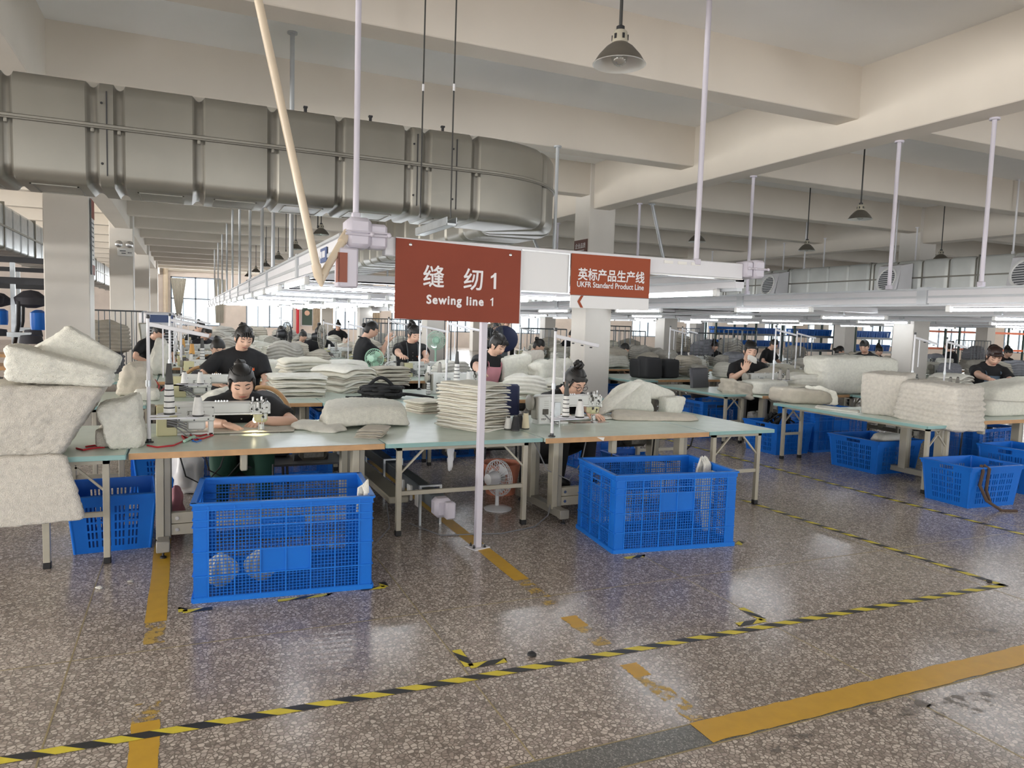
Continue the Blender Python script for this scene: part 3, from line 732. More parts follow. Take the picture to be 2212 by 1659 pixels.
# --- signs
SY = 5.17
b = MB(); b.hexa([(1.37, SY, 1.755), (2.345, SY, 1.745), (2.345, SY+.012, 1.745), (1.37, SY+.012, 1.755), (1.37, SY, 2.325), (2.345, SY, 2.3), (2.345, SY+.012, 2.3), (1.37, SY+.012, 2.325)], 'sign_red')
ed = MB(); ed.bar((1.37, SY+.006, 2.328), (2.345, SY+.006, 2.303), .014, .006, 'white_metal'); ed.bar((2.348, SY+.006, 1.745), (2.348, SY+.006, 2.303), .014, .005, 'white_metal')
yy = SY-.002
g1 = bold(text_xz('缝', .168, 'letter_white', 1.57, yy, 2.005), .0022); g1.add(bold(text_xz('纫', .168, 'letter_white', 1.88, yy, 2.0), .0022)); g1.add(one(.12, 'letter_white', 2.135, yy, 2.0))
g2 = bold(text_xz('Sewing line', .088, 'letter_white', 1.605, yy, 1.872, 0, 1.16, w=.44), .0032); g2.add(one(.062, 'letter_white', 2.12, yy, 1.872))
sc = MB()
for x, z in ((1.475, 2.285), (2.255, 2.262)): sc.lathe([(.013, 0), (.011, .006), (.004, .008)], 'chrome', 12, (x, SY, z), Matrix.Rotation(PI/2, 3, 'X'))
thing('hanging_sign', 'large brown red sign lettered Sewing line 1 above the white post', 'sign', [('panel', b, [('edge_strip', ed), ('screw', sc)]), ('chinese_lettering', g1), ('english_lettering', g2)])
b = MB(); b.hexa([(2.36, SY+.02, 2.0), (2.77, SY+.02, 1.995), (2.77, SY+.03, 1.995), (2.36, SY+.03, 2.0), (2.36, SY+.02, 2.305), (2.77, SY+.02, 2.3), (2.77, SY+.03, 2.3), (2.36, SY+.03, 2.305)], 'sign_white')
e = MB()
e.bar((2.355, SY+.014, 2.307), (2.775, SY+.014, 2.302), .012, .01, 'chrome'); e.bar((2.77, SY+.014, 1.995), (2.77, SY+.014, 2.3), .012, .008, 'chrome'); e.bar((2.36, SY+.014, 1.998), (2.77, SY+.014, 1.995), .012, .006, 'chrome')
thing('blank_board', 'blank white board between the red and the orange sign', 'board', [('panel', b), ('trim_edge', e)])
b = MB(); b.span(2.785, 3.52, SY, SY+.012, 1.985, 2.31, 'sign_orange')
w = MB(); w.span(2.785, 3.52, SY, SY+.012, 1.885, 1.985, 'sign_white'); w.span(2.785, 3.52, SY-.001, SY, 1.983, 1.987, 'frame_grey')
ar = MB(); yy = SY-.003
ar._add([(2.845, yy, 1.935), (2.87, yy, 1.935), (2.9, yy, 1.983), (2.875, yy, 1.983)], [(0, 1, 2, 3)], 'sign_orange'); ar._add([(2.845, yy, 1.935), (2.875, yy, 1.888), (2.9, yy, 1.888), (2.87, yy, 1.935)], [(0, 1, 2, 3)], 'sign_orange')
g1 = bold(text_xz('英标产品生产线', .1, 'letter_white', 2.845, SY-.002, 2.115, w=.62), .002); g2 = bold(text_xz('UKFR Standard Product Line', .062, 'letter_white', 2.838, SY-.002, 2.052, w=.625), .0012)
thing('hanging_sign', 'orange sign lettered UKFR Standard Product Line with a left arrow', 'sign', [('panel', b), ('lower_strip', w, [('arrow', ar)]), ('chinese_lettering', g1), ('english_lettering', g2)])
# post
b = MB(); b.span(2.05, 2.1, 5.2, 5.25, .006, 2.2, 'lilac_plastic', .004)
f = MB(); f.box((2.075, 5.225, .004), (.15, .13, .008), 'white_metal', rz=.3)
n_ = MB()
for dx, dy in ((-.045, .03), (.045, -.04), (.045, .04), (-.045, -.04)): n_.lathe([(.01, 0), (.01, .012), (.005, .012), (.005, .025)], 'dark_metal', 8, (2.075+dx, 5.225+dy, .008))
thing('sign_post', 'white square post standing before the tables and holding the red sign', 'post', [('shaft', b), ('base_plate', f, [('bolt', n_)])])
# signs on the columns
b = MB(); b.box((6.845, 12.38, 3.2), (.012, .5, .3), 'brown_board'); t = text('企业品质', .105, 'letter_white', .001); t.v = [(6.836, 12.58-p[0]*.95, 3.2+p[1]) for p in t.v]
s_ = MB(); s_.box((6.836, 12.38, 3.15), (.003, .3, .015), 'letter_white')
thing('column_sign', 'small brown sign with white characters on the middle column', 'sign', [('panel', b), ('lettering', t), ('sub_line', s_)])
b = MB(); b.box((-1.222, 12.4, 2.78), (.012, .42, 1.05), 'sign_white'); c = MB(); c.box((-1.214, 12.4, 3.2), (.006, .42, .26), 'sign_red'); c.box((-1.214, 12.4, 2.33), (.006, .42, .14), 'sign_red')
d = MB()
for k in range(9): d.box((-1.213, 12.4+random.uniform(-.04, .04), 3.0-k*.065), (.004, random.uniform(.1, .26), .02), 'frame_grey')
f = MB(); f.box((-1.214, 12.18, 2.78), (.016, .02, 1.05), 'frame_grey')
thing('banner', 'tall narrow banner fixed to the side of the nearest left column', 'banner', [('panel', b), ('red_field', c), ('small_print', d), ('edge_frame', f)])
b = MB(); b.box((-1.42, 21.96, 3.28), (.36, .07, .2), 'white_plastic', b=.015); c = MB()
for x in (-1.55, -1.3): c.lathe([(.02, 0), (.085, .05), (.09, .09), (.08, .095), (.0, .1)], 'chrome', 16, (x, 21.93, 3.48), Matrix.Rotation(PI/2, 3, 'X'))
d = MB()
for x, z, w_ in ((-1.47, 3.31, .14), (-1.45, 3.25, .1), (-1.33, 3.27, .05), (-1.28, 3.27, .03)): d.box((x, 21.922, z), (w_, .004, .025), 'frame_grey')
thing('emergency_light', 'twin headed white emergency light on the second left column', 'emergency light', [('case', b), ('lamp_head', c), ('printed_mark', d)])
b = MB(); b.box((.99, 5.9, 2.23), (.006, .28, .11), 'blue_sign'); t = MB()
for y in (5.98, 5.9, 5.84): t.box((.985, y, 2.235), (.004, .04, .05), 'letter_white')
thing('rail_plate', 'small dark blue plate on the rail behind the lilac boxes', 'plate', [('panel', b), ('white_mark', t)])

# --- pendant lamps
_sh = MB(); _sh.lathe([(.035, .13), (.05, .125), (.085, .1), (.13, .05), (.158, .005), (.165, 0), (.16, -.003), (.153, .003), (.125, .045), (.08, .09), (.03, .115)], 'machine_dark', 32, cap=False); _sh.m = ['lamp_outer' if max(f) < 32*6 else 'lamp_inner' for f in _sh.f]
_nk = MB(); _nk.lathe([(.05, .125), (.045, .19), (.036, .2), (.0, .2)], 'leg_beige', 20)
_sl = MB()
for k in range(6):
    a = k*PI/3+.4; _sl.box((.0485*math.cos(a), .0485*math.sin(a), .158), (.006, .014, .03), 'black_plastic', rz=a)
_cp = MB(); _cp.lathe([(.026, .2), (.026, .225), (.018, .23), (.0, .23)], 'dark_metal', 16)
_rd = MB(); _rd.tube([(0, 0, .225), (0, 0, SLAB-3.36)], .0105, 'rod', 10)
_bl = MB(); _bl.ball((0, 0, .045), (.05, .05, .058), 'clear_plastic', 18, 10); _bl.tube([(0, 0, .05), (0, 0, .115)], .018, 'white_plastic', 10)
lamps = [(2.46, 4.05+3.64*k) for k in range(9)]
for k, (x, y) in enumerate(lamps+[(8.73, 7.7), (8.73, 11.34), (8.73, 15), (14.73, 10.84), (11.3, 11.2)]):
    if k in (1, 2): continue
    lab = 'pendant lamp with grey dish shade hanging at the top of the photo' if k == 0 else ('%s small pendant lamp from the front, over the left tables' % ORD[k-3] if k < 9 else ['pendant lamp right of the aisle before the pale duct', 'pendant lamp behind the right white hanging pipe', 'pendant lamp deep behind the pale duct, near the aisle', 'pendant lamp above the pale duct at far right', 'pendant lamp half hidden behind the pale duct'][k-9])
    thing('pendant_lamp', lab, 'lamp', [('shade', _sh), ('neck', _nk, [('vent_slot', _sl)]), ('cap', _cp), ('rod', _rd), ('bulb', _bl)], (x, y, 3.36), 0, 'pendant lamps')

# ================================================================== builders
def soft(c, n=(10, 10, 6), k=8, amp=.012, freq=5, m='foam', layers=0, lamp=.012, seed=0, arch=0, warp=None, fuzz=0):
    """padded block: a cube surface with rounded corners, mapped into the hexahedron c (4 bottom, 4 top corners) and roughened"""
    c = [Vector(p) for p in c]; mb = MB(); mb.smooth = 180; idx = {}; vs = []; fs = []
    sd = Vector((seed*3.7, seed*1.3, seed*2.1))
    def vert(i, j, l):
        q = (i, j, l)
        if q in idx: return idx[q]
        u = Vector((2*i/n[0]-1, 2*j/n[1]-1, 2*l/n[2]-1))
        s = (abs(u.x)**k+abs(u.y)**k+abs(u.z)**k)**(1/k)
        if s > 0: u2 = u/s
        else: u2 = u
        a, b, d = (u2.x+1)/2, (u2.y+1)/2, (u2.z+1)/2
        lo = c[0]*(1-a)*(1-b)+c[1]*a*(1-b)+c[2]*a*b+c[3]*(1-a)*b
        hi = c[4]*(1-a)*(1-b)+c[5]*a*(1-b)+c[6]*a*b+c[7]*(1-a)*b
        p = lo*(1-d)+hi*d
        if arch: p.z += arch*(1-u2.x**2)
        out = p-(c[0]+c[1]+c[2]+c[3]+c[4]+c[5]+c[6]+c[7])/8
        out = out.normalized() if out.length > 0 else Vector((0, 0, 1))
        if layers and abs(u.z) < .98:
            t = d*layers+.25*noise.noise(p*3+sd)
            p += Vector((out.x, out.y, 0))*lamp*(abs(math.sin(t*PI))-.6)
        p += out*amp*noise.fractal(p*freq+sd, 1, 2, 3)
        if fuzz: p += out*fuzz*noise.noise(p*70+sd)
        if warp: p = Vector(warp(p, u2))
        idx[q] = len(vs); vs.append(p); return idx[q]
    N = n
    def face(f, A, B):
        for a in range(A):
            for b in range(B): fs.append((f(a, b), f(a+1, b), f(a+1, b+1), f(a, b+1)))
    face(lambda a, b: vert(b, a, 0), N[1], N[0]); face(lambda a, b: vert(a, b, N[2]), N[0], N[1])
    face(lambda a, b: vert(a, 0, b), N[0], N[2]); face(lambda a, b: vert(b, N[1], a), N[2], N[0])
    face(lambda a, b: vert(0, b, a), N[2], N[1]) ; face(lambda a, b: vert(N[0], a, b), N[1], N[2])
    mb.v = [tuple(p) for p in vs]; mb.f = fs; mb.m = [m]*len(fs)
    return mb
def blk(x0, x1, y0, y1, z0, z1, tx=0, ty=0):
    """corners of an upright block, top narrowed by tx / ty"""
    return [(x0, y0, z0), (x1, y0, z0), (x1, y1, z0), (x0, y1, z0), (x0+tx, y0+ty, z1), (x1-tx, y0+ty, z1), (x1-tx, y1-ty, z1), (x0+tx, y1-ty, z1)]
def pad_mb(w, d, t, seed, m='pad', wave=.012, droop=.0, k=12, fuzz=0):
    sd = Vector((seed*5.1, seed*2.3, 0))
    def wp(p, u):
        z = p[2]+wave*noise.noise(Vector((p[0]*4, p[1]*4, 0))+sd)-droop*(u.x**4+.5*u.y**4)
        return (p[0]+.006*noise.noise(Vector((p[1]*9, seed, 0))), p[1]+.008*noise.noise(Vector((p[0]*9, seed+4, 0))), z)
    return soft(blk(-w/2, w/2, -d/2, d/2, 0, t), (14, 10, 3), k, .004, 9, m, seed=seed, warp=wp, fuzz=fuzz)
def bundle_mb(w, d, h, seed, m, lay=5, k=5):
    """a folded soft bundle with layered sides"""
    sd = Vector((seed*2.9, seed*4.3, 1))
    def wp(p, u):
        return (p[0]+.03*noise.noise(p*3+sd), p[1]+.03*noise.noise(p*3+sd*2), max(0, p[2]+.05*h*4*noise.noise(Vector((p[0]*3, p[1]*3, 0))+sd)*(u.z+1)/2))
    b = soft(blk(-w/2, w/2, -d/2, d/2, 0, h, w*.06, d*.06), (16, 12, max(8, lay*4)), k, .02, 6, m, lay, .035, seed, .03, wp)
    return b

# ---- tables
def table_parts(w, d, wood=True, h=.77):
    """sewing table, front edge on y = 0"""
    top = MB(); top.span(0, w, .006, d, h-.035, h, 'top_mint', .003)
    ed = MB()
    if wood:
        ed.span(0, w, 0, .012, h-.045, h-.001, 'edge_wood', .002)
    else:
        ed.span(0, w, 0, .012, h-.036, h-.001, 'edge_teal', .002); ed.span(-.012, 0, 0, d, h-.036, h-.001, 'edge_teal', .002); ed.span(w, w+.012, 0, d, h-.036, h-.001, 'edge_teal', .002)
    P = [('tabletop', top, [('edge_band', ed)])]
    if wood:
        for x in (.16, w-.22):
            for y in (.16, .62):
                lg = MB(); lg.span(x, x+.055, y, y+.1, .1, h-.035, 'leg_beige', .004); lg.span(x+.055, x+.1, y+.01, y+.09, .1, h-.035, 'leg_grey', .004)
                lg.span(x+.0, x+.1, y-.0, y+.1, h-.05, h-.035, 'leg_beige')
                P.append(('leg', lg))
            ft = MB(); ft.span(x+.01, x+.09, 0.02, .95, .05, .12, 'leg_grey', .004)
            c = MB()
            for y in (.03, .94): c.span(x+.005, x+.095, y-.03, y+.03, .045, .125, 'leg_grey', .006); c.lathe([(.022, 0), (.022, .012), (.008, .02), (.008, .05)], 'dark_metal', 10, (x+.05, y, 0))
            P.append(('foot_beam', ft, [('foot', c)]))
        bx = MB(); bx.span(.26, w-.22, .18, .24, .12, .2, 'leg_beige', .004); bx.span(.26, w-.22, .18, .24, .205, .285, 'leg_beige', .004)
        bt = MB()
        for z in (.16, .245): bt.lathe([(.014, 0), (.014, .006)], 'chrome', 8, (.3, .18, z), Matrix.Rotation(PI/2, 3, 'X'))
        P.append(('crossbeam', bx, [('bolt', bt)]))
        mo = MB(); mo.box((w*.74, .6, .64), (.22, .18, .16), 'machine_dark', b=.03); mo.lathe([(.07, -.14), (.07, .14)], 'dark_metal', 16, (w*.74, .7, .6), Matrix.Rotation(PI/2, 3, 'Y'))
        sw = MB(); sw.box((w*.42, .1, .66), (.05, .08, .13), 'leg_beige', b=.008)
        tr = MB(); tr.box((w*.5, .5, .09), (.42, .26, .02), 'dark_metal', R=Matrix.Rotation(.2, 3, 'X')); tr.tube([(w*.56, .52, .1), (w*.56, .5, .55)], .008, 'dark_metal', 6)
        P += [('motor', mo), ('switch_box', sw), ('treadle', tr)]
    return P
def aux_parts(w, d, h=.77, braces=True):
    top = MB(); top.span(0, w, 0, d, h-.034, h, 'top_mint', .003)
    ed = MB(); ed.span(-.004, w+.004, -.008, 0, h-.035, h-.001, 'edge_teal', .002); ed.span(-.008, 0, 0, d, h-.035, h-.001, 'edge_teal'); ed.span(w, w+.008, 0, d, h-.035, h-.001, 'edge_teal'); ed.span(0, w, d, d+.008, h-.035, h-.001, 'edge_teal')
    P = [('tabletop', top, [('edge_band', ed)])]
    ap = MB()
    a = .1; f = .06
    ap.span(a, w-a, f, f+.03, h-.07, h-.034, 'leg_beige'); ap.span(a, w-a, d-f-.03, d-f, h-.07, h-.034, 'leg_beige'); ap.span(a, a+.03, f, d-f, h-.07, h-.034, 'leg_beige'); ap.span(w-a-.03, w-a, f, d-f, h-.07, h-.034, 'leg_beige')
    P.append(('apron_frame', ap))
    for x in (a, w-a-.042):
        for y in (f, d-f-.042):
            lg = MB(); lg.span(x, x+.042, y, y+.042, .04, h-.034, 'leg_beige', .003)
            ft = MB(); ft.span(x-.003, x+.045, y-.003, y+.045, 0, .045, 'black_rubber', .004)
            P.append(('leg', lg, [('foot', ft)]))
    for y in (f, d-f-.042):
        st = MB(); st.span(a+.04, w-a-.04, y+.008, y+.034, .33, .365, 'leg_beige', .002); P.append(('stretcher', st))
        if braces:
            for s, x in ((1, a+.03), (-1, w-a-.03)):
                br = MB(); br.bar((x, y+.02, h-.26), (x+s*.2, y+.02, h-.06), .02, .014, 'leg_beige'); P.append(('brace', br))
    return P
# ---- crates
class Wall:
    """one side of a crate: quadrilateral P00 P10 P11 P01 (bottom left, bottom right, top right, top left), thickened outwards"""
    def __init__(s, P, th):
        s.P = [Vector(p) for p in P]; s.n = (s.P[1]-s.P[0]).cross(s.P[3]-s.P[0]).normalized(); s.th = th
    def at(s, u, v): return (s.P[0]*(1-u)+s.P[1]*u)*(1-v)+(s.P[3]*(1-u)+s.P[2]*u)*v
    def bar(s, mb, u0, u1, v0, v1, m, o0=0, o1=None):
        o1 = s.th if o1 is None else o1; q = [s.at(u0, v0), s.at(u1, v0), s.at(u1, v1), s.at(u0, v1)]
        mb.hexa([p+s.n*o0 for p in q]+[p+s.n*o1 for p in q], m)
def mesh_crate(L, D, Hh, plate_row, pan=(6, 3)):
    lat = MB(); rib = MB(); rim = MB(); brm = MB(); cor = MB(); pl = MB(); bot = MB(); hd = MB(); lat.smooth = rib.smooth = 0
    ins = .02
    co = [(-L/2+ins, -D/2+ins), (L/2-ins, -D/2+ins), (L/2-ins, D/2-ins), (-L/2+ins, D/2-ins)]
    rows = [0.03, .25, .5, .75, .93]
    for k in range(4):
        a, b = co[k], co[(k+1) % 4]; ln = math.dist(a, b)
        w = Wall([(*a, .012), (*b, .012), (*b, Hh), (*a, Hh)], .006)
        np_ = pan[k % 2]; u0, u1 = .075*1/(ln), 1-.075/ln
        for i in range(np_):
            ua, ub = u0+(u1-u0)*i/np_, u0+(u1-u0)*(i+1)/np_
            for r in range(4):
                va, vb = rows[r], rows[r+1]
                if k % 2 == 1 and r == 3 and i == 1:
                    w.bar(hd, ua+.02, ub-.02, vb-.03, vb, 'blue_plastic', -.002, .012); continue
                if r == plate_row and k % 2 == 0 and i in (2, 3): w.bar(pl, ua, ub, va, vb, 'blue_plastic', 0, .008); continue
                nh = 7; nv = 7 if r < 3 else 5
                for q in range(nh+1):
                    uu = ua+(ub-ua)*q/nh; e = .0021/ln; w.bar(lat, uu-e, uu+e, va, vb, 'blue_plastic', .001, .006)
                for q in range(nv+1):
                    vv = va+(vb-va)*q/nv; e = .0021/Hh; w.bar(lat, ua, ub, vv-e, vv+e, 'blue_plastic', 0, .005)
            w.bar(rib, ua-.004/ln, ua+.004/ln, 0, .97, 'blue_rib', 0, .015)
        w.bar(rib, u1-.004/ln, u1+.004/ln, 0, .97, 'blue_rib', 0, .015)
        for v in rows[1:4]+[rows[0], rows[4]-.0]: w.bar(rib, 0, 1, v-.006, v+.006, 'blue_rib', 0, .018)
        w.bar(rib, 0, 1, .82, .832, 'blue_rib', 0, .016)
        w.bar(rim, -.012, 1.012, .93, 1.0, 'blue_plastic', -.004, .012)
        w.bar(rim, -.018, 1.018, .985, 1.005, 'blue_rib', -.008, .026); w.bar(brm, -.012, 1.012, -.02, .03, 'blue_rib', -.006, .022)
        for (uA, uB) in ((-.005, .07/ln), (1-.07/ln, 1.005)): w.bar(cor, uA, uB, 0, .97, 'blue_plastic', 0, .01)
    bot.span(-L/2+ins, L/2-ins, -D/2+ins, D/2-ins, .008, .018, 'blue_plastic')
    return [('lattice', lat), ('rib_frame', rib), ('rim', rim), ('corner_panel', cor), ('blank_plate', pl), ('bottom', bot, [('base_rim', brm)]), ('handle_bar', hd)]
def bin_parts(L, D, Hh, taper=.04, m='blue_plastic'):
    body = MB(); body.smooth = 0; rim = MB(); bot = MB(); han = MB()
    t = taper
    lo = [(-L/2+t, -D/2+t), (L/2-t, -D/2+t), (L/2-t, D/2-t), (-L/2+t, D/2-t)]; hi = [(-L/2, -D/2), (L/2, -D/2), (L/2, D/2), (-L/2, D/2)]
    for k in range(4):
        a, b, c, d = lo[k], lo[(k+1) % 4], hi[(k+1) % 4], hi[k]; ln = math.dist(d, c)
        w = Wall([(*a, 0), (*b, 0), (*c, Hh), (*d, Hh)], .006)
        e = .09/ln; V = [.1, .25, .4, .55, .7]
        w.bar(body, 0, e, 0, 1, m); w.bar(body, 1-e, 1, 0, 1, m); w.bar(body, e, 1-e, 0, V[0], m)
        ng = max(2, round((ln-.2)/.1)); 
        for i, v in enumerate(V):
            v1 = V[i+1] if i < 4 else None
            top_ = v+.115; w.bar(body, e, 1-e, top_, (v1 if v1 else .86 if k % 2 else 1), m)
            for g in range(ng):
                ua, ub = e+(1-2*e)*g/ng, e+(1-2*e)*(g+1)/ng; q = (ub-ua)/7
                for s in (0, 2, 4): w.bar(body, ua+q*(s), ua+q*(s+1), v, top_, m)
                w.bar(body, ua+q*6, ub, v, top_, m)
        if k % 2:
            w.bar(body, e, .36, .86, 1, m); w.bar(body, .64, 1-e, .86, 1, m); w.bar(han, .36, .64, .955, 1, m)
        w.bar(rim, -.02, 1.02, .9 if k % 2 == 0 else .955, 1.0, m, .004, .018); w.bar(rim, -.03, 1.03, .975, 1.01, m, -.004, .03)
    for k in range(4):   # rounded corners
        p = MB(); a, d = lo[k], hi[k]; p.tube([(*a, 0), (*d, Hh)], .012, m, 8); body.add(p)
    bot.span(-L/2+t, L/2-t, -D/2+t, D/2-t, 0, .012, m)
    return [('slotted_wall', body), ('rim', rim), ('bottom', bot), ('handle', han)]
# ---- sewing machines
def machine_parts(kind=0, lamp=False):
    r = random.Random(5+kind); P = []
    if kind == 0:
        p = MB(); p.span(-.02, .13, -.06, .07, 0, .24, 'machine_ivory', .006); dk = MB(); dk.span(.055, .13, -.066, -.05, .07, .15, 'machine_dark', .004)
        for z in (.08, .1, .12): dk.tube([(.06, -.07, z+.02), (.14, -.08, z), (.2, -.075, z-.03)], .006, 'cord_grey', 6)
        dk.tube([(.1, -.07, .09), (.17, -.09, .03), (.2, -.1, .003)], .0045, 'cord_grey', 6); dk.tube([(.14, -.07, .09), (.22, -.09, .03), (.25, -.1, .003)], .0045, 'cord_grey', 6)
        P.append(('pillar', p, [('wiring', dk)]))
        b = MB(); b.span(.1, .4, -.05, .08, 0, .02, 'machine_grey', .004); b.span(.36, .4, -.05, .07, 0, .12, 'machine_grey', .006); P.append(('base', b))
        mo = MB(); mo.span(.2, .34, -.055, .06, .04, .115, 'machine_grey', .015); P.append(('motor_box', mo))
        pl = MB(); pl.span(.125, .41, -.065, .07, .11, .235, 'machine_grey', .012)
        sc = MB()
        for x, z in ((.145, .225), (.395, .225), (.145, .13), (.255, .125), (.36, .13), (.395, .155)): sc.lathe([(.0065, 0), (.006, .003)], 'black_plastic', 8, (x, -.065, z), Matrix.Rotation(PI/2, 3, 'X'))
        tx = text('汇菱牌', .042, 'machine_dark', .0006, 1.15); tx.v = [(.2+q[0], -.0665, .165+q[1]) for q in tx.v]
        P.append(('label_plate', pl, [('screw', sc), ('lettering', tx)]))
        ax0, ax1, az0, az1 = .08, .84, .165, .264
    else:
        p = MB(); p.span(.06, .2, -.07, .07, 0, .275, 'machine_grey', .012); p.span(.04, .1, -.06, .06, .05, .27, 'leg_grey', .01)
        dk = MB(); dk.span(.105, .17, -.074, -.06, .1, .155, 'machine_dark', .004); dk.tube([(.13, -.075, .1), (.2, -.09, .03), (.26, -.1, .003)], .005, 'cord_grey', 6)
        for z in (.17, .19, .21, .23): dk.span(.12, .17, -.0715, -.069, z, z+.003, 'leg_grey')
        mk = MB(); mk.span(.09, .15, -.0725, -.068, .035, .07, 'paper'); 
        for k in range(5): mk.span(.095+k*.01, .102+k*.01, -.0735, -.072, .05, .064, 'black_plastic')
        for k in range(4): mk.span(.097+k*.011, .104+k*.011, -.0735, -.072, .04, .045, 'black_plastic')
        P.append(('pillar', p, [('wiring', dk), ('name_mark', mk)]))
        b = MB(); b.span(.06, .4, -.06, .08, 0, .02, 'machine_grey', .004); P.append(('base', b))
        mo = MB(); mo.lathe([(.05, -.07), (.055, -.06), (.055, .06), (.05, .07)], 'plate_steel', 16, (.25, 0, .07), Matrix.Rotation(PI/2, 3, 'Y')); P.append(('motor_box', mo))
        pl = MB(); pl.span(.18, .38, -.07, .07, .1, .25, 'machine_grey', .01); pl.span(.23, .3, -.078, -.07, .03, .22, 'galvanised', .004)
        sc = MB()
        for x, z in ((.2, .23), (.36, .23), (.2, .12), (.36, .14)): sc.lathe([(.0065, 0), (.006, .003)], 'black_plastic', 8, (x, -.07, z), Matrix.Rotation(PI/2, 3, 'X'))
        P.append(('label_plate', pl, [('screw', sc)]))
        ax0, ax1, az0, az1 = .06, .78, .175, .285
    ar = MB(); ar.span(ax0, ax1-.06, -.055, .065, az0, az1, 'machine_grey', .014); ar.span(ax0+.3, ax1-.05, -.062, -.05, az0-.006, az0+.012, 'plate_steel', .003); P.append(('arm', ar))
    hd = MB(); hd.span(ax1-.17, ax1, -.065, .065, .16, az1, 'machine_grey', .016); hd.span(ax1-.13, ax1-.02, -.05, .05, .09, .18, 'machine_ivory', .018)
    mech = MB()
    for k in range(26):
        x = ax1-r.uniform(.01, .16); z = r.uniform(.1, .29) if x > ax1-.12 else r.uniform(.19, .29)
        if k % 3: mech.lathe([(r.uniform(.006, .014), 0), (.006, r.uniform(.01, .022))], r.choice(['machine_dark', 'black_plastic', 'chrome', 'plate_steel']), 8, (x, -.064 if z > .17 else -.05, z), Matrix.Rotation(PI/2, 3, 'X'))
        else: mech.box((x, -.068 if z > .17 else -.052, z), (r.uniform(.008, .024), .012, r.uniform(.014, .05)), r.choice(['machine_dark', 'machine_grey', 'plate_steel']), b=.002)
    for k in range(4): mech.tube([(ax1-.03-.035*k, 0, az1-.005), (ax1-.03-.035*k, 0, az1+r.uniform(.015, .04))], .008, r.choice(['black_plastic', 'chrome', 'white_plastic']), 8)
    for k in range(5): mech.lathe([(.008, 0), (.006, .014)], 'chrome', 8, (ax0+.34+.022*k, 0, az1-.003))
    nd = MB()
    for dx in (-.1, -.075, -.06): nd.tube([(ax1+dx+.01, -.01, .12), (ax1+dx+.01, -.01, .012)], .004, 'chrome', 6)
    nd.box((ax1-.06, -.015, .008), (.05, .05, .008), 'chrome', b=.002); nd.box((ax1-.07, -.012, .05), (.03, .02, .05), 'plate_steel', b=.003)
    P.append(('sewing_head', hd, [('mechanism', mech), ('needle_bar', nd)]))
    pt = MB(); pt.span(ax1-.32, ax1+.08, -.08, .06, 0, .0035, 'plate_steel', .001); P.append(('needle_plate', pt))
    hw = MB(); R = Matrix.Rotation(PI/2, 3, 'Y')
    if kind: hw.lathe([(.0, -.03), (.03, -.03), (.055, -.025), (.075, -.015), (.078, .01), (.06, .02), (.02, .03), (.02, .08)], 'leg_grey', 24, (.0, 0, .215), R)
    else: hw.lathe([(.0, -.02), (.05, -.02), (.055, 0), (.05, .02), (.02, .03)], 'leg_grey', 20, (-.05, .0, .2), R)
    P.append(('handwheel', hw))
    if lamp:
        l = MB(); l.ball((ax1-.12, -.02, .11), (.018, .012, .024), 'needle_lamp', 10, 8); P.append(('needle_light', l))
    return P
def stand_parts(hh, arm_dir=1, trays=((.13, .1),), twin=False, foot=True):
    p = MB(); p.tube([(0, 0, 0), (0, 0, hh*.5), (0, 0, hh)], [.014, .013, .011], 'white_metal', 10)
    f = MB(); f.lathe([(.032, 0), (.032, .008), (.018, .012), (.016, .03)], 'dark_metal', 14)
    c = MB(); c.lathe([(.014, hh-.01), (.016, hh), (.014, hh+.02)], 'black_plastic', 10); j = MB(); j.lathe([(.019, hh*.45), (.019, hh*.5)], 'galvanised', 10)
    a = MB(); a.bar((0, 0, hh-.05), (arm_dir*.42, -.03, hh-.13), .014, .03, 'white_metal', .003); a.bar((arm_dir*.1, 0, hh-.08), (arm_dir*.1, 0, hh-.45), .01, .012, 'white_metal')
    g = MB()
    for k in (.16, .25, .34): g.lathe([(.006, 0), (.006, .03)], 'dark_metal', 8, (arm_dir*k, -.016, hh-.08-k*.19), Matrix.Rotation(PI/2, 3, 'X'))
    P = [('pole', p, [('foot', f), ('cap', c), ('joint', j)]), ('guide_arm', a, [('thread_guide', g)])]
    for tx, tz in trays:
        t = MB(); t.lathe([(.0, tz), (.085, tz+.012), (.085, tz+.016), (.02, tz+.008)], 'white_metal', 20, (tx, 0, 0)); t.bar((0, 0, tz+.0), (tx, 0, tz+.0), .025, .014, 'white_metal'); t.tube([(tx, 0, tz), (tx, 0, tz+.15)], .004, 'chrome', 6)
        P.append(('cone_tray', t))
    return P
def cone_mb(m='thread_white', h=.13, r=.036, stripes=False):
    b = MB()
    b.lathe([(r*.9, 0), (r, .006), (r, .016)], 'thread_dark', 18)
    if not stripes: b.lathe([(r, .012), (r*1.02, .02), (r*.62, h), (r*.45, h)], m, 18); b.lathe([(r*.42, h-.004), (r*.4, h+.012), (r*.2, h+.012)], 'thread_dark', 14)
    else:
        n = 5; z = .012
        for k in range(n):
            r0 = r*(1-.06*k); b.lathe([(r0, z), (r0, z+.036)], m, 18); b.lathe([(r0*.98, z+.036), (r0*.98, z+.045)], 'thread_black', 18); z += .045
        b.lathe([(r*.74, z), (r*.42, z+.15), (r*.38, z+.15)], 'thread_dark', 18)
    return b
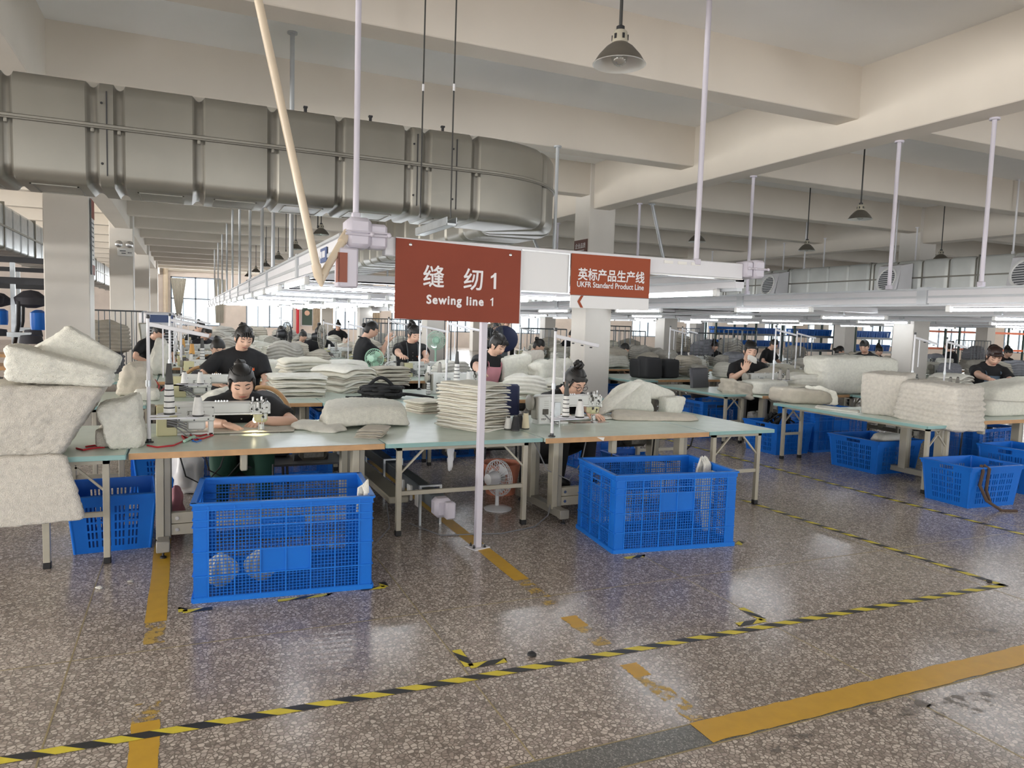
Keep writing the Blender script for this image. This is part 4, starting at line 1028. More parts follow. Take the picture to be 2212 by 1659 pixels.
# ---- chairs, fans, trolleys
def chair_parts(m='navy', h=.45, back=.5, arc=False):
    P = []; s = MB(); s.box((0, 0, h), (.46, .44, .07), m, b=.03); P.append(('seat', s))
    b = MB()
    if arc:
        n = 20
        pts = [(.3*math.cos(PI*k/n), .2+.03*math.sin(PI*k/n), h+.08+back*.9*math.sin(PI*k/n)**.8) for k in range(n+1)]
        b.tube(pts, .022, 'wood_bend', 8); f = MB(); f._add([(p[0]*.93, p[1], h+.06+(p[2]-h-.06)*.94) for p in pts], [tuple(range(n+1))], m)
        P.append(('backrest', b, [('back_cloth', f)]))
    else:
        b.box((0, .21, h+.1+back/2), (.44, .06, back), m, b=.028, R=Matrix.Rotation(-.12, 3, 'X')); P.append(('backrest', b))
    for x in (-.19, .19):
        for y in (-.18, .18):
            l = MB(); l.tube([(x, y, h-.02), (x*1.08, y*1.08, 0)], .013, 'dark_metal', 8); P.append(('leg', l))
    return P
def fan_parts(r, hgt, cage, body, blade='clear_plastic', yaw=0, pitch=0, spokes=28):
    R = Matrix.Rotation(yaw, 3, 'Z') @ Matrix.Rotation(pitch, 3, 'X') @ Matrix.Rotation(PI/2, 3, 'X')   # axis along -Y
    c = Vector((0, 0, hgt))
    b = MB(); b.lathe([(r*.75, 0), (r*.78, .012), (r*.6, .025), (.03, .035)], body, 24)
    p = MB(); p.tube([(0, .02, .03), (0, .03, hgt-.03)], r*.11, body, 12)
    mo = MB(); mo.lathe([(.0, -r*.85), (r*.3, -r*.8), (r*.42, -r*.3), (r*.35, -r*.12), (0, -r*.12)], body, 20, c, R)
    g = MB()
    for rr, z in ((r, 0), (r*.98, r*.12), (r*.98, -r*.12), (r*.45, r*.27), (r*.7, r*.22)):
        pts = [c+R @ Vector((rr*math.cos(2*PI*k/32), rr*math.sin(2*PI*k/32), z)) for k in range(33)]; g.tube(pts, r*.022, cage, 5, cap=False)
    for k in range(spokes):
        a = 2*PI*k/spokes
        for sgn in (1, -1):
            g.tube([c+R @ Vector((q*math.cos(a+.25*(1-q/r)), q*math.sin(a+.25*(1-q/r)), sgn*z)) for q, z in ((r*.2, r*.3), (r*.7, r*.22), (r*.98, r*.12), (r, 0))], r*.014, cage, 4, cap=False)
    cap = MB(); cap.lathe([(r*.22, r*.27), (r*.2, r*.33), (0, r*.34)], body, 18, c, R)
    P = [('base', b), ('column', p), ('motor', mo), ('cage', g, [('hub_cap', cap)])]
    for k in range(3):
        a = 2*PI*k/3; q = MB()
        q._add([c+R @ Vector((rr*math.cos(a+t), rr*math.sin(a+t), z)) for rr, t, z in ((r*.15, -.3, -.02*r), (r*.82, -.35, -.09*r), (r*.86, .25, .02*r), (r*.75, .6, .09*r), (r*.15, .5, .04*r))], [(0, 1, 2, 3, 4)], blade); P.append(('blade', q))
    return P
def trolley_parts(w, d, h, m='frame_grey', n=7, fill=None):
    f = MB()
    for x in (0, w):
        for y in (0, d): f.tube([(x, y, .12), (x, y, h)], .02, m, 8)
    for z in (.15, h): 
        for y in (0, d): f.tube([(0, y, z), (w, y, z)], .018, m, 8)
        for x in (0, w): f.tube([(x, 0, z), (x, d, z)], .018, m, 8)
    b = MB()
    for k in range(1, n): b.tube([(w*k/n, 0, .15), (w*k/n, 0, h)], .011, m, 6); b.tube([(w*k/n, d, .15), (w*k/n, d, h)], .011, m, 6)
    wh = MB()
    for x in (.05, w-.05):
        for y in (.05, d-.05): wh.lathe([(.05, -.015), (.055, 0), (.05, .015)], 'black_rubber', 12, (x, y, .055), Matrix.Rotation(PI/2, 3, 'Y')); wh.box((x, y, .11), (.05, .05, .02), m)
    s = MB(); s.span(0, w, 0, d, .15, .17, m)
    return [('frame', f), ('bar_grid', b), ('wheel', wh), ('floor_panel', s)]

# ================================================================== people
def ik(sh, hd, a, b, hint):
    sh, hd = Vector(sh), Vector(hd); d = hd-sh; L = min(d.length, a+b-.004); x = d.normalized()
    h = Vector(hint); h = (h-x*h.dot(x)).normalized()
    t = (a*a-b*b+L*L)/(2*L); q = math.sqrt(max(0, a*a-t*t))
    return sh+x*t+h*q, sh+x*L
def face_fn(p):
    x, y, z = p; ax = abs(x)
    if z < -.005:
        t = min(1, (-.005-z)/.107); x *= 1-.30*t*t; y = y*(1-.25*t) if y > 0 else y*(1+.10*t*(1-t))
    if y < 0:
        g = math.exp(-(ax/.05)**2); y *= 1-.03*g
        if -.038 < z < .03:
            h = (.03-z)/.058 if z > -.028 else max(0, (z+.038)/.01); w = .008+.006*max(0, min(1, (.01-z)/.04)); y -= .021*h*math.exp(-(x/w)**2)
        y += .008*math.exp(-((ax-.031)/.014)**2-((z-.01)/.011)**2)
        y -= .003*math.exp(-((ax-.03)/.02)**2-((z-.028)/.008)**2)
        y -= .005*math.exp(-((ax-.04)/.018)**2-((z+.026)/.018)**2)
        y -= .006*math.exp(-(x/.019)**2-((z+.056)/.009)**2)
        y -= .007*math.exp(-(x/.02)**2-((z+.094)/.014)**2)
    return (x, y, z)
HR = (.073, .090, .112)
def face_y(x, z):
    x0 = x
    for _ in range(3):      # undo the jaw narrowing
        t = min(1, max(0, (-.005-z)/.107)); x0 = x/(1-.30*t*t)
    q = 1-(x0/HR[0])**2-(z/HR[2])**2
    return face_fn((x0, -HR[1]*math.sqrt(max(0, q)), z))[1]
def hand(mb, wrist, dirv, nrm, side, curl=.35, s=1.0, m='skin'):
    """palm, four separate fingers and a thumb; nrm points out of the back of the hand; side +1: thumb towards -across"""
    d = Vector(dirv).normalized(); n = Vector(nrm); n = (n-d*n.dot(d)).normalized(); a = d.cross(n).normalized()*side
    w = Vector(wrist); R = Matrix((a, d, n)).transposed()
    mb.ball(w+d*.048*s, (.040*s, .058*s, .017*s), m, 14, 10, R=R)
    for off, L, sp in ((-.029, .064, -.16), (-.0095, .074, -.04), (.0105, .069, .07), (.029, .053, .2)):
        b = w+d*(.086-.3*abs(off))*s+a*off*s; dr = (d+a*sp).normalized(); pts = [b-dr*.02*s, b]; c = curl*.35
        for k, f in enumerate((.45, .3, .25)):
            c += curl*(.5 if k else .25); pts.append(pts[-1]+(dr*math.cos(c)-n*math.sin(c))*L*f*s)
        mb.tube(pts, [.0098*s, .0098*s, .0088*s, .0078*s, .0055*s], m, 8)
    b = w+d*.022*s-a*.03*s; t1 = (d*.65-a*.7-n*.25).normalized(); t2 = (d*.9-a*.25-n*.3).normalized()
    mb.tube([w+d*.012*s-a*.012*s, b, b+t1*.034*s, b+t1*.034*s+t2*.03*s, b+t1*.036*s+t2*.046*s], [.013*s, .0125*s, .0105*s, .009*s, .006*s], m, 8)
TR = [(-.10, .168, .118), (-.03, .172, .122), (.08, .150, .108), (.18, .148, .112), (.28, .162, .122), (.38, .176, .114), (.445, .172, .098), (.487, .13, .08), (.513, .076, .066)]
def person(label, x, y, rz=0, sc=1.2, hip=.45, lean=.15, side_lean=0, twist=0, head=(.5, 0, 0), neck=.10, hr=(-.2, -.4, .75), hl=(.2, -.4, .75), eh=((-1, .3, -.6), (1, .3, -.6)), hdir=None, curl=.35, legs='sit',
           hair='bun', hcol='hair', shirt='shirt_black', pants='trousers_black', logo=True, near=1, fringe=0, fwd=.4, extra=None, glasses=False, group=None, palm=(0, 0, 1), cat='person', longsleeve=False, wide=1.0):
    """hr / hl: wrists of the right (-x) and left (+x) hand, local metres before scaling; hip: pelvis height in world metres"""
    vox = (.0075, .012, .02)[2-near] if near < 3 else .0075
    vox = {2: .007, 1: .012, 0: .02}[near]
    hz = hip/sc
    up = Vector((math.sin(side_lean), -math.sin(lean)*math.cos(side_lean), math.cos(lean)*math.cos(side_lean))); X = Vector((math.cos(twist), math.sin(twist), 0)); X = (X-up*X.dot(up)).normalized(); F = up.cross(X)*-1   # F points forward (-y)
    hipp = Vector((0, 0, hz))
    def ring(s, hw, hd, k=1.0, n=20):
        c = hipp+up*s; return [c+X*hw*k*wide*math.cos(2*PI*j/n)*-1+F*-1*hd*k*math.sin(2*PI*j/n) for j in range(n)][::-1]
    body = MB(); body.rem = vox; ex = MB()
    body.loft([ring(s, w, d, .92) for s, w, d in TR], 'skin')
    N = hipp+up*.50; p, yw, rl = head
    Rh = Matrix.Rotation(yw, 3, 'Z') @ Matrix.Rotation(rl, 3, 'Y') @ Matrix.Rotation(p, 3, 'X')
    nd = (up+Vector((math.sin(yw)*.15, -1.5*fwd, .5-.5*fwd))).normalized()
    hc = N+nd*(neck+.02)+Rh @ Vector((0, -.024, .068))
    body.tube([N-nd*.05, N+nd*.02, hc+Rh @ Vector((0, .02, -.05))], [.062, .054, .052], 'skin', 14)
    body.ball(hc, HR, 'skin', 60 if near == 2 else 36, 44 if near == 2 else 26, R=Rh, fn=face_fn)
    for s in (-1, 1): body.ball(hc+Rh @ Vector((s*.073, .012, -.005)), (.009, .018, .029), 'skin', 10, 8, R=Rh)
    sh = []; els = []
    shm = MB(); shm.rem = max(.011, vox*1.2)
    shm.loft([ring(s, w, d, 1.07) for s, w, d in TR], shirt)
    hands = ((hr, -1, eh[0]), (hl, 1, eh[1]))
    for i, (hw, s, hint) in enumerate(hands):
        S = hipp+up*.442+X*s*.160*wide
        E_, Wr = ik(S, hw, .265, .235, hint)
        sh.append(S); els.append((E_, Wr))
        mid = S*.5+E_*.5
        body.tube([S-X*s*.05, S, S*.5+E_*.5, E_*.88+S*.12, E_, E_*.75+Wr*.25, Wr*.85+E_*.15, Wr], [.045, .046, .044, .039, .039, .039, .028, .026], 'skin', 12)
        dv = (Wr-E_).normalized()
        if hdir and hdir[i]: dv = Vector(hdir[i])
        hand(ex, Wr-dv*.006, dv, palm if not isinstance(palm[0], tuple) else palm[i], -s, curl, 1.0)
        en = Wr*.97+E_*.03 if longsleeve else None
        shm.tube([hipp+up*.49+X*s*.03, hipp+up*.47+X*s*.09, S-up*.02], [.05, .056, .056], shirt, 12)
        if longsleeve: shm.tube([S-X*s*.06, S, mid, E_, en], [.062, .064, .056, .05, .038], shirt, 14)
        else: shm.tube([S-X*s*.12-up*.02, S-X*s*.04-up*.004, S*.9+E_*.1, S*.6+E_*.4, S*.26+E_*.74], [.07, .07, .067, .067, .071], shirt, 14)
    body.extra = ex
    parts = [('body', body)]
    # shirt with collar, buttons, print
    subs = []
    cl = MB(); cc = hipp+up*.497; n = 16
    for k0, k1 in ((.12, .5), (.5, .88)):
        pts = []
        for j in range(9):
            t = (k0+(k1-k0)*j/8)*2*PI-PI/2; pts.append(cc+X*.088*math.cos(t)+F*-.072*-math.sin(t)*-1+up*(.035*(.5+.5*math.sin(t))-.01))
        cl.tube(pts, .02, shirt, 8, flat=.45)
    subs.append(('collar', cl))
    def chest(xx, s, o=.006):
        for (s0, w0, d0), (s1, w1, d1) in zip(TR, TR[1:]):
            if s0 <= s <= s1:
                t = (s-s0)/(s1-s0); w, d = (w0+(w1-w0)*t)*1.07*wide, (d0+(d1-d0)*t)*1.07
                return hipp+up*s+X*xx+F*(d*math.sqrt(max(0, 1-(xx/w)**2))+o)
        return hipp+up*s+X*xx+F*.13
    if logo:
        lg = MB()
        for a0, a1, s0, s1 in ((.065, .105, .335, .35), (.05, .105, .352, .36)): lg._add([chest(a0, s0), chest(a1, s0), chest(a1, s1), chest(a0, s1)], [(0, 1, 2, 3)], 'orange_print')
        subs.append(('chest_print', lg, None, 'small orange print'))
    if near:
        bt = MB()
        for s in (.40, .36, .31): bt.ball(chest(0, s, .003), .005, 'thread_grey', 6, 4)
        subs.append(('button', bt))
    parts.append(('shirt', shm, subs))
    # trousers and shoes
    tr = MB(); tr.rem = .018; tr.ball(hipp+Vector((0, .01, -.02)), (.172, .13, .12), pants, 16, 10); so = []
    for s in (-1, 1):
        h0 = hipp+Vector((s*.09, -.01, -.02))
        if legs == 'sit': kn = Vector((s*.13, -.40, max(hz+.02, .52/sc))); an = Vector((s*.13, -.34, .08/sc*1.0))
        else: kn = Vector((s*.1, -.03, max(.1, hz*.52))); an = Vector((s*.1, .02, .08))
        tr.tube([h0, h0*.5+kn*.5, kn, kn*.5+an*.5, an], [.095, .085, .068, .06, .055], pants, 14)
        so.append(MB().ball(Vector((an.x, an.y-.05, .035)), (.045, .12, .035), 'black_rubber', 12, 8))
    parts.append(('trousers', tr)); parts += [('shoe', q) for q in so]
    # hair
    hm = MB(); hm.smooth = 180; q = MB(); q.ball((0, .014, .014), (.081, .097, .112), hcol, 40, 28, fn=lambda v: (v[0]*(1+.015*math.sin(v[2]*160)), v[1]+.01*max(0, v[2])/.1*0, v[2]))
    keep = []
    for f in q.f:
        cx = sum(q.v[i][0] for i in f)/len(f); cyy = sum(q.v[i][1] for i in f)/len(f); cz = sum(q.v[i][2] for i in f)/len(f)
        low = -.075 if cyy > .03 else (.0 if cyy > -.035 else .052-.25*abs(cx))
        if cz > low: keep.append(f)
    q.f = keep; q.m = [hcol]*len(keep)
    M4 = Matrix.Translation(hc) @ Rh.to_4x4(); hm.add(q, M4)
    def H(*v): return hc+Rh @ Vector(v)
    if hair == 'bun': hm.ball(H(0, .1, .082), (.036, .034, .034), hcol, 14, 10, fn=lambda v: v*(1+.12*math.sin(v[0]*150+v[2]*120)))
    elif hair == 'topknot':
        for k in range(6): 
            a = k*1.05; hm.tube([H(.02*math.cos(a), .03+.02*math.sin(a), .115), H(.034*math.cos(a+.7), .035+.03*math.sin(a+.7), .142), H(.02*math.cos(a+1.6), .04+.02*math.sin(a+1.6), .165)], [.012, .016, .009], hcol, 8)
    elif hair == 'tail': hm.ball(H(0, .07, .11), (.03, .03, .03), hcol, 12, 8); hm.tube([H(0, .085, .12), H(0, .135, .11), H(0, .155, .03), H(.01, .14, -.08)], [.026, .034, .03, .008], hcol, 10)
    elif hair == 'lowbun': hm.ball(H(0, .115, .01), (.035, .035, .035), hcol, 12, 8)
    elif hair == 'long': hm.tube([H(0, .07, .06), H(0, .105, -.02), H(0, .1, -.12), H(.02, .07, -.2)], [.06, .062, .05, .02], hcol, 12)
    for k in range(fringe):
        xx = -.045+.09*k/max(1, fringe-1); hm.tube([H(xx*.6, -.062, .09), H(xx, -.088, .066), H(xx*1.1, -.093, .04+.008*math.sin(k*2.3))], [.009, .006, .0015], hcol, 6)
    if near == 2:
        for s in (-1, 1): hm.tube([H(s*.066, -.04, .05), H(s*.074, -.035, .0), H(s*.07, -.03, -.04)], [.014, .008, .002], hcol, 6)
        for k in range(10):
            a = -1.2+.26*k; hm.tube([H(.05*math.sin(a), -.07+.02*abs(a), .085), H(.07*math.sin(a), .02, .128-.03*abs(a)), H(.02*math.sin(a), .09, .09)], [.002, .005, .003], hcol, 5)
    parts.append(('hair', hm))
    if near:
        li = MB()
        for s in (-1, 1):
            eb = MB(); ey = MB(); parts += [('eyebrow', eb), ('eye', ey)]
            eb.tube([H(s*xx, face_y(xx, zz)-.0015, zz) for xx, zz in ((.015, .026), (.026, .031), (.038, .03), (.047, .024))], [.002, .0034, .003, .0012], hcol, 6)
            ey.tube([H(s*xx, face_y(xx, zz)-.001, zz) for xx, zz in ((.017, .005), (.024, .001), (.032, -.001), (.040, .002), (.046, .006))], [.0012, .0024, .0028, .0024, .001], 'lash', 6)
        li.tube([H(xx, face_y(xx, -.056)-.0015, -.056+.002*math.cos(xx*60)) for xx in (-.024, -.014, -.005, .005, .014, .024)], [.001, .004, .0052, .0052, .004, .001], 'lips', 8)
        mo = MB(); mo.tube([H(xx, face_y(xx, -.056)-.0062+.1*abs(xx), -.0562) for xx in (-.022, 0, .022)], [.0006, .0011, .0006], 'lash', 5); li.add(mo)
        parts += [('lips', li)]
    if glasses:
        g = MB()
        for s in (-1, 1): g.tube([H(s*.031+.022*math.cos(2*PI*k/20), -.098, .004+.019*math.sin(2*PI*k/20)) for k in range(21)], .0022, 'dark_metal', 5, cap=False); g.tube([H(s*.052, -.096, .008), H(s*.076, -.06, .01), H(s*.078, .01, .006)], .0013, 'chrome', 5)
        g.tube([H(-.01, -.1, .008), H(.01, -.1, .008)], .0013, 'chrome', 5); parts.append(('glasses', g))
    if extra: parts += extra(hipp, up, X, F, chest, H, els, ring)
    t = thing('person', label, cat, parts, (x, y, 0), rz, group, sc)
    return t
def apron(m):
    def f(hipp, up, X, F, chest, H, els, ring):
        a = MB(); a.smooth = 180; rows = []
        for s in (-.09, 0, .08, .16, .25, .34, .41):
            hw = .14 if s < .2 else .095; rows.append([chest(hw*t, s, .012) for t in (-1, -.6, -.2, .2, .6, 1)])
        a._add([p for r in rows for p in r], [(i*6+j, i*6+j+1, i*6+j+7, i*6+j+6) for i in range(6) for j in range(5)], m)
        st = MB()
        for sgn in (-1, 1): st.tube([chest(sgn*.08, .40, .012), chest(sgn*.085, .44, .014), hipp+up*.475+X*sgn*.085, hipp+up*.44+X*sgn*.08-F*.09, hipp+up*.3+X*sgn*.05-F*.125], .014, m, 6, flat=.4)
        return [('apron', a, [('strap', st)])]
    return f

def neck_cord(hipp, up, X, F, chest, H, els, ring):
    c = MB()
    for sgn, x1 in ((-1, -.07), (1, .09)): c.tube([hipp+up*.53+X*sgn*.06-F*.02, hipp+up*.5+X*sgn*.075+F*.07, chest(sgn*.07, .42, .014), chest(x1*.9, .3, .014), chest(x1, .12, .014)], .008, 'frame_grey', 6)
    return [('neck_cord', c)]

# ================================================================== furniture of the near rows
def aux(x, y, w, d, label, aL=.1, aR=.1, rz=0, lit=False):
    P = aux_parts(w, d)
    return thing('work_table', label, 'table', P, (x, y, 0), rz, 'teal edged work tables')
def stable(x, y, w, d, label):
    return thing('sewing_table', label, 'table', table_parts(w, d), (x, y, 0), 0, 'wood edged sewing tables')
T = .77
TABS = []
def rest(P, mg=.3):
    """nearest place on a table top"""
    best = None
    for x0, x1, y0, y1 in TABS:
        q = Vector((min(max(P.x, x0+mg), x1-mg), min(max(P.y, y0+mg), y1-mg), P.z)); d = (q-P).length
        if best is None or d < best[0]: best = (d, q)
    return best[1]
stable(-.36, 5.66, 1.8, 1.5, 'wood edged sewing table where the woman in front with the lit needle works')
stable(2.83, 5.6, 1.74, 1.5, 'wood edged sewing table of the woman wearing glasses, behind the right crate')
aux(1.452, 5.64, 1.36, 2.88, 'teal edged work table between the two front sewing tables, behind the post')
aux(-.98, 5.62, .6, 1.5, 'small teal edged table under the big foam stack at far left')
aux(4.588, 5.62, .8, 1.46, 'teal edged table reaching out at the right end of the front row')
aux(7.38, 5.43, .56, 2.3, 'narrow teal edged table under the foam blocks beyond the aisle')
stable(7.96, 5.62, 1.8, 1.5, 'wood edged sewing table right of the foam blocks beyond the aisle')
aux(7.42, 8.82, .56, 1.7, 'teal edged table across the aisle, with the grey folded cloth on its corner')
aux(7.45, 11.35, .56, 1.6, 'teal edged table beside the middle column')

# crates and bins on the floor
CR = (mesh_crate(1.09, .76, .61, 1), mesh_crate(1.09, .76, .61, 2))
def crate(x, y, rz, v, label, z=0, lit=False, sc=None):
    if lit: return solo('mesh_crate', LCR[v], label, 'crate', (x, y, z), rz, 'blue mesh crates', sc)
    return thing('mesh_crate', label, 'crate', CR[v], (x, y, z), rz, 'blue mesh crates', sc)
LCR = [lite(CR[0]), lite(CR[1])]
for m_ in LCR: m_.smooth = 0
crate(.605, 5.045, -.093, 0, 'large blue mesh crate standing at the front left')
crate(3.585, 5.05, -.118, 1, 'large blue mesh crate standing at the front right')
UN = [(-.05, 8.1, 0, 'behind the chair of the woman with the lit needle', .8), (1.1, 8.15, .1, 'under the second row table, behind the white snack box', .62), (2.0, 9.35, 0, 'deep under the middle table, left of the pair', 1), (2.95, 9.2, .05, 'deep under the middle table behind the floor fan', .9),
      (4.75, 7.95, 0, 'below the right end of the front row, behind the right crate', .7), (8.9, 8.3, 0, 'under the far table behind the slotted bins', 1), (9.9, 6.6, .1, 'under the right sewing table beyond the foam blocks', .9), (7.95, 10.0, PI/2, 'under the teal table across the aisle', .95), (7.9, 12.3, PI/2, 'under the teal table by the middle column', .95), (5.5, 9.9, 0, 'in the gap by the aisle behind the curled foam', .8)]
for x, y, a, w_, s in UN: crate(x, y, a, 1, 'blue mesh crate '+w_, lit=True, sc=s)
def sbin(x, y, rz, L, D, Hh, label): return thing('slotted_bin', label, 'bin', bin_parts(L, D, Hh), (x, y, 0), rz, 'blue slotted bins')
b1 = sbin(7.66, 5.1, -.05, .74, .56, .43, 'bright blue slotted bin at the right front with a brown strap hanging out')
sbin(8.24, 6.8, 0, .76, .76, .42, 'blue slotted bin under the foam table holding white cloth')
sbin(7.93, 8.2, 0, .66, .66, .44, 'blue slotted bin under the far teal table with black straps')
sbin(-.5, 6.25, .05, .56, .62, .42, 'blue slotted bin under the small table at far left')
sbin(-.2, 8.0, 0, .5, .5, .4, 'small blue slotted bin far back below the left sewing table')
sbin(4.7, 7.15, 0, .5, .4, .3, 'low blue bin behind the woman with glasses, below the table')
sbin(8.9, 5.35, 0, .6, .6, .5, 'blue slotted bin cut by the right edge of the photo')

# machines
M0 = machine_parts(0, True); M0b = machine_parts(0); M1 = machine_parts(1); L0, L1 = lite(M0b), lite(M1)
def machine(kind, x, y, label, rz=0, lit=False, lamp=False, z=T):
    if lit: return solo('sewing_machine', (L0, L1)[kind], label, 'sewing machine', (x, y, z), rz, 'industrial sewing machines')
    return thing('sewing_machine', label, 'sewing machine', M0 if lamp else (M0b, M1)[kind], (x, y, z), rz, 'industrial sewing machines')
machine(0, -.19, 6.45, 'ivory and grey long arm sewing machine with a glowing needle light in front', lamp=True)
machine(1, 3.07, 6.45, 'pale grey sewing machine with round handwheel before the woman with glasses')
machine(0, -.12, 9.4, 'second long arm sewing machine behind the front one on the left')
machine(0, .0, 12.4, 'third long arm sewing machine from the front on the left', )
machine(1, 2.95, 9.4, 'white sewing machine behind the tall stack of pads on the middle table')
machine(0, 3.45, 12.3, 'sewing machine before the woman with the cord around her neck')
machine(1, 8.3, 9.35, 'grey sewing machine in front of the woman holding a tissue')
machine(1, 8.3, 12.2, 'sewing machine with red cords behind the black bags')
machine(1, 10.6, 6.5, 'dark topped sewing machine before the woman in the denim apron')
# led strip glow under the front head
l = bpy.data.lights.new('needle_lamp', 'SPOT'); l.energy = 3.0; l.color = (1, .85, .45); l.spot_size = 1.7; l.shadow_soft_size = .02
o = bpy.data.objects.new('needle_lamp', l); COL.objects.link(o); o.location = (.53, 6.4, T+.1); o.rotation_euler = (-.15, 0, 0); o['kind'] = 'structure'

# thread stands and cones
CW, CWs, CK, CC, CG, CD = cone_mb(), cone_mb('thread_white', .1, .036), cone_mb('thread_black', .125, .038), cone_mb('thread_cream', .15, .036), cone_mb('thread_gold', .2, .05), cone_mb('thread_grey', .17, .034)
CS = cone_mb('thread_white', .13, .04, True)
def cone(mb, p, label, sc=None, group='thread cones'): return solo('thread_cone', mb, label, 'thread cone', p, 0, group, sc)
P = atz(322, 956, T); thing('thread_stand', 'white thread stand with slanting top arm left of the front machine', 'thread stand', stand_parts(.94, 1, ((.14, .2), (.34, .18))), P, 0, 'thread stands')
cone(CS, P+Vector((.14, 0, .21)), 'tall striped stack of nested white cones with a dark tip, front left stand')
cone(CW, P+Vector((.34, 0, .19)), 'white thread cone right of the striped stack on the front left stand', 1.15)
P = atz(1192, 943, T); thing('thread_stand', 'tall pale thread stand at the front edge by the wood edged right table', 'thread stand', stand_parts(.93, 1, ((.13, .16), (.27, .15))), P, 0, 'thread stands')
cone(CS, P+Vector((.13, 0, .17)), 'tall grey cone with dark bands in front of the woman with glasses', .82)
cone(CW, P+Vector((.27, 0, .16)), 'short grey white cone right of the banded cone before the glasses woman', 1.15)
for (px, py), mb, lab, s in (((1098, 928), CWs, 'white cone in crumpled plastic wrap beside the tall pad stack', 1.1), ((1113, 931), CK, 'black thread cone in front of the white post stack, left of two', 1.05), ((1122, 926), CK, 'black thread cone behind the other black one', 1.0), ((1135, 927), CC, 'cream thread cone with a black band beside the black cones', 1.0), ((808, 818), CK, 'black thread cone beside the mint green fan', 1.3), ((822, 822), CC, 'cream thread cone left of the white fan', 1.5), ((925, 852), CS, 'banded grey cone right of the black strap coil', .7)):
    cone(mb, atz(px, py, T), lab, s)
def stand_with(px, py, hh, lab, cones, near=True):
    P = atz(px, py, T); pr = stand_parts(hh, 1, ((.14, .2), (.3, .2)))
    if near: thing('thread_stand', 'white thread stand '+lab, 'thread stand', pr, P, 0, 'thread stands')
    else: solo('thread_stand', lite(pr), 'white thread stand '+lab, 'thread stand', P, 0, 'thread stands')
    for k, mb in enumerate(cones): cone(mb, P+Vector((.14+.16*k, 0, .21)), '%s thread cone on the stand %s' % (['left', 'right'][k], lab))
stand_with(368, 872, .95, 'of the second machine on the left', (CW, CW))
stand_with(392, 812, .95, 'of the third machine on the left', (CW, CS))
stand_with(905, 842, .95, 'behind the tall pad stack', (CW, CD))
stand_with(963, 860, 1.0, 'between the strap coil and the post', (CS, CW))
stand_with(838, 806, 1.0, 'with yellow cord behind the mint fan', (CW, CW))
stand_with(1443, 815, 1.0, 'with blue clips beside the black bags', (CC,))
stand_with(1668, 850, 1.05, 'right of the woman with the tissue', (CD, CD))
stand_with(1715, 835, 1.0, 'behind the one with two tall grey cones', (CW, CW), False)
stand_with(1965, 880, 1.0, 'behind the right foam blocks', (CD,))
stand_with(2035, 872, .95, 'right of the foam blocks, before the denim apron woman', (CD, CD))
stand_with(1470, 800, 1.0, 'topped by a white spool behind the black bags', (CW,), False)

# cords and small things on the front tables
def cordm(pts, r, m): b = MB(); b.tube(pts, r, m, 6); return b
def on(px, py, z=T+.006): return atz(px, py, z)
solo('cord', cordm([on(*p) for p in ((318, 962), (340, 966), (375, 962), (400, 951), (393, 941), (402, 945), (420, 950), (440, 947), (460, 940), (450, 937), (432, 942), (415, 940), (400, 936))], .006, 'cord_red'), 'red cord snaking over the front left table with green tag', 'cord')
solo('cord', cordm([on(165, 968), on(180, 972), on(200, 968), on(225, 966), on(205, 962), on(185, 965)], .006, 'cord_red'), 'red cord lying on the small table below the foam', 'cord')
solo('cord_tag', cordm([on(398, 953, T+.012), on(410, 947, T+.014), on(420, 943, T+.012)], .012, 'mint_plastic'), 'green plastic tag on the red cord of the front table', 'tag')
solo('cord', cordm([on(415, 952), on(425, 955), on(435, 951), on(425, 947), on(415, 952)], .004, 'blue_rib'), 'small blue loop beside the red cord', 'cord')
solo('scissors', (lambda b: (b.bar(on(440, 922), on(475, 926), .012, .006, 'dark_metal'), b.bar(on(440, 930), on(478, 923), .012, .006, 'dark_metal'), b.tube([on(432+6*math.cos(a), 928+3*math.sin(a)) for a in np.linspace(0, 6.28, 10)], .004, 'black_plastic', 5), b)[-1])(MB()), 'black handled thread snips beside the front needle', 'scissors')
P = on(335, 820, T+.1); solo('cord', cordm([P, P+Vector((.05, .0, -.08)), P+Vector((.02, 0, -.2)), P+Vector((.12, 0, -.1)), P+Vector((.3, 0, -.14)), P+Vector((.38, 0, -.09)), P+Vector((.2, 0, -.05))], .006, 'cord_red'), 'red looped cord hanging behind the striped cone stack', 'cord')
solo('fabric_piece', soft([Vector(on(430, 938))+Vector(v) for v in ((0, 0, 0), (.75, -.02, 0), (.8, .25, 0), (.05, .3, 0), (0, 0, .01), (.75, -.02, .01), (.8, .25, .012), (.05, .3, .012))], (14, 8, 1), 20, .004, 8, 'pad_stone', seed=3), 'flat fabric piece being sewn under the glowing needle', 'fabric')
solo('fabric_piece', soft([Vector(on(1200, 908))+Vector(v) for v in ((0, 0, 0), (.85, -.05, 0), (1.0, .2, 0), (.1, .25, 0), (0, 0, .012), (.85, -.05, .012), (1.0, .2, .014), (.1, .25, .014))], (14, 8, 1), 20, .004, 8, 'pad_white', seed=5), 'white fabric piece under the needle of the woman with glasses', 'fabric')
solo('edge_label', (lambda b: (b._add([(3.33, 5.597, .765), (3.41, 5.597, .76), (3.4, 5.597, .728)], [(0, 1, 2)], 'paper'), b)[-1])(MB()), 'white triangle sticker on the wood edge of the right table', 'sticker')
solo('steel_pin', (lambda b: (b.tube([(0, 0, 0), (0, 0, .05)], .009, 'chrome', 8), b)[-1])(MB()), 'small steel pin standing on the right table', 'pin', atz(1208, 920, T))

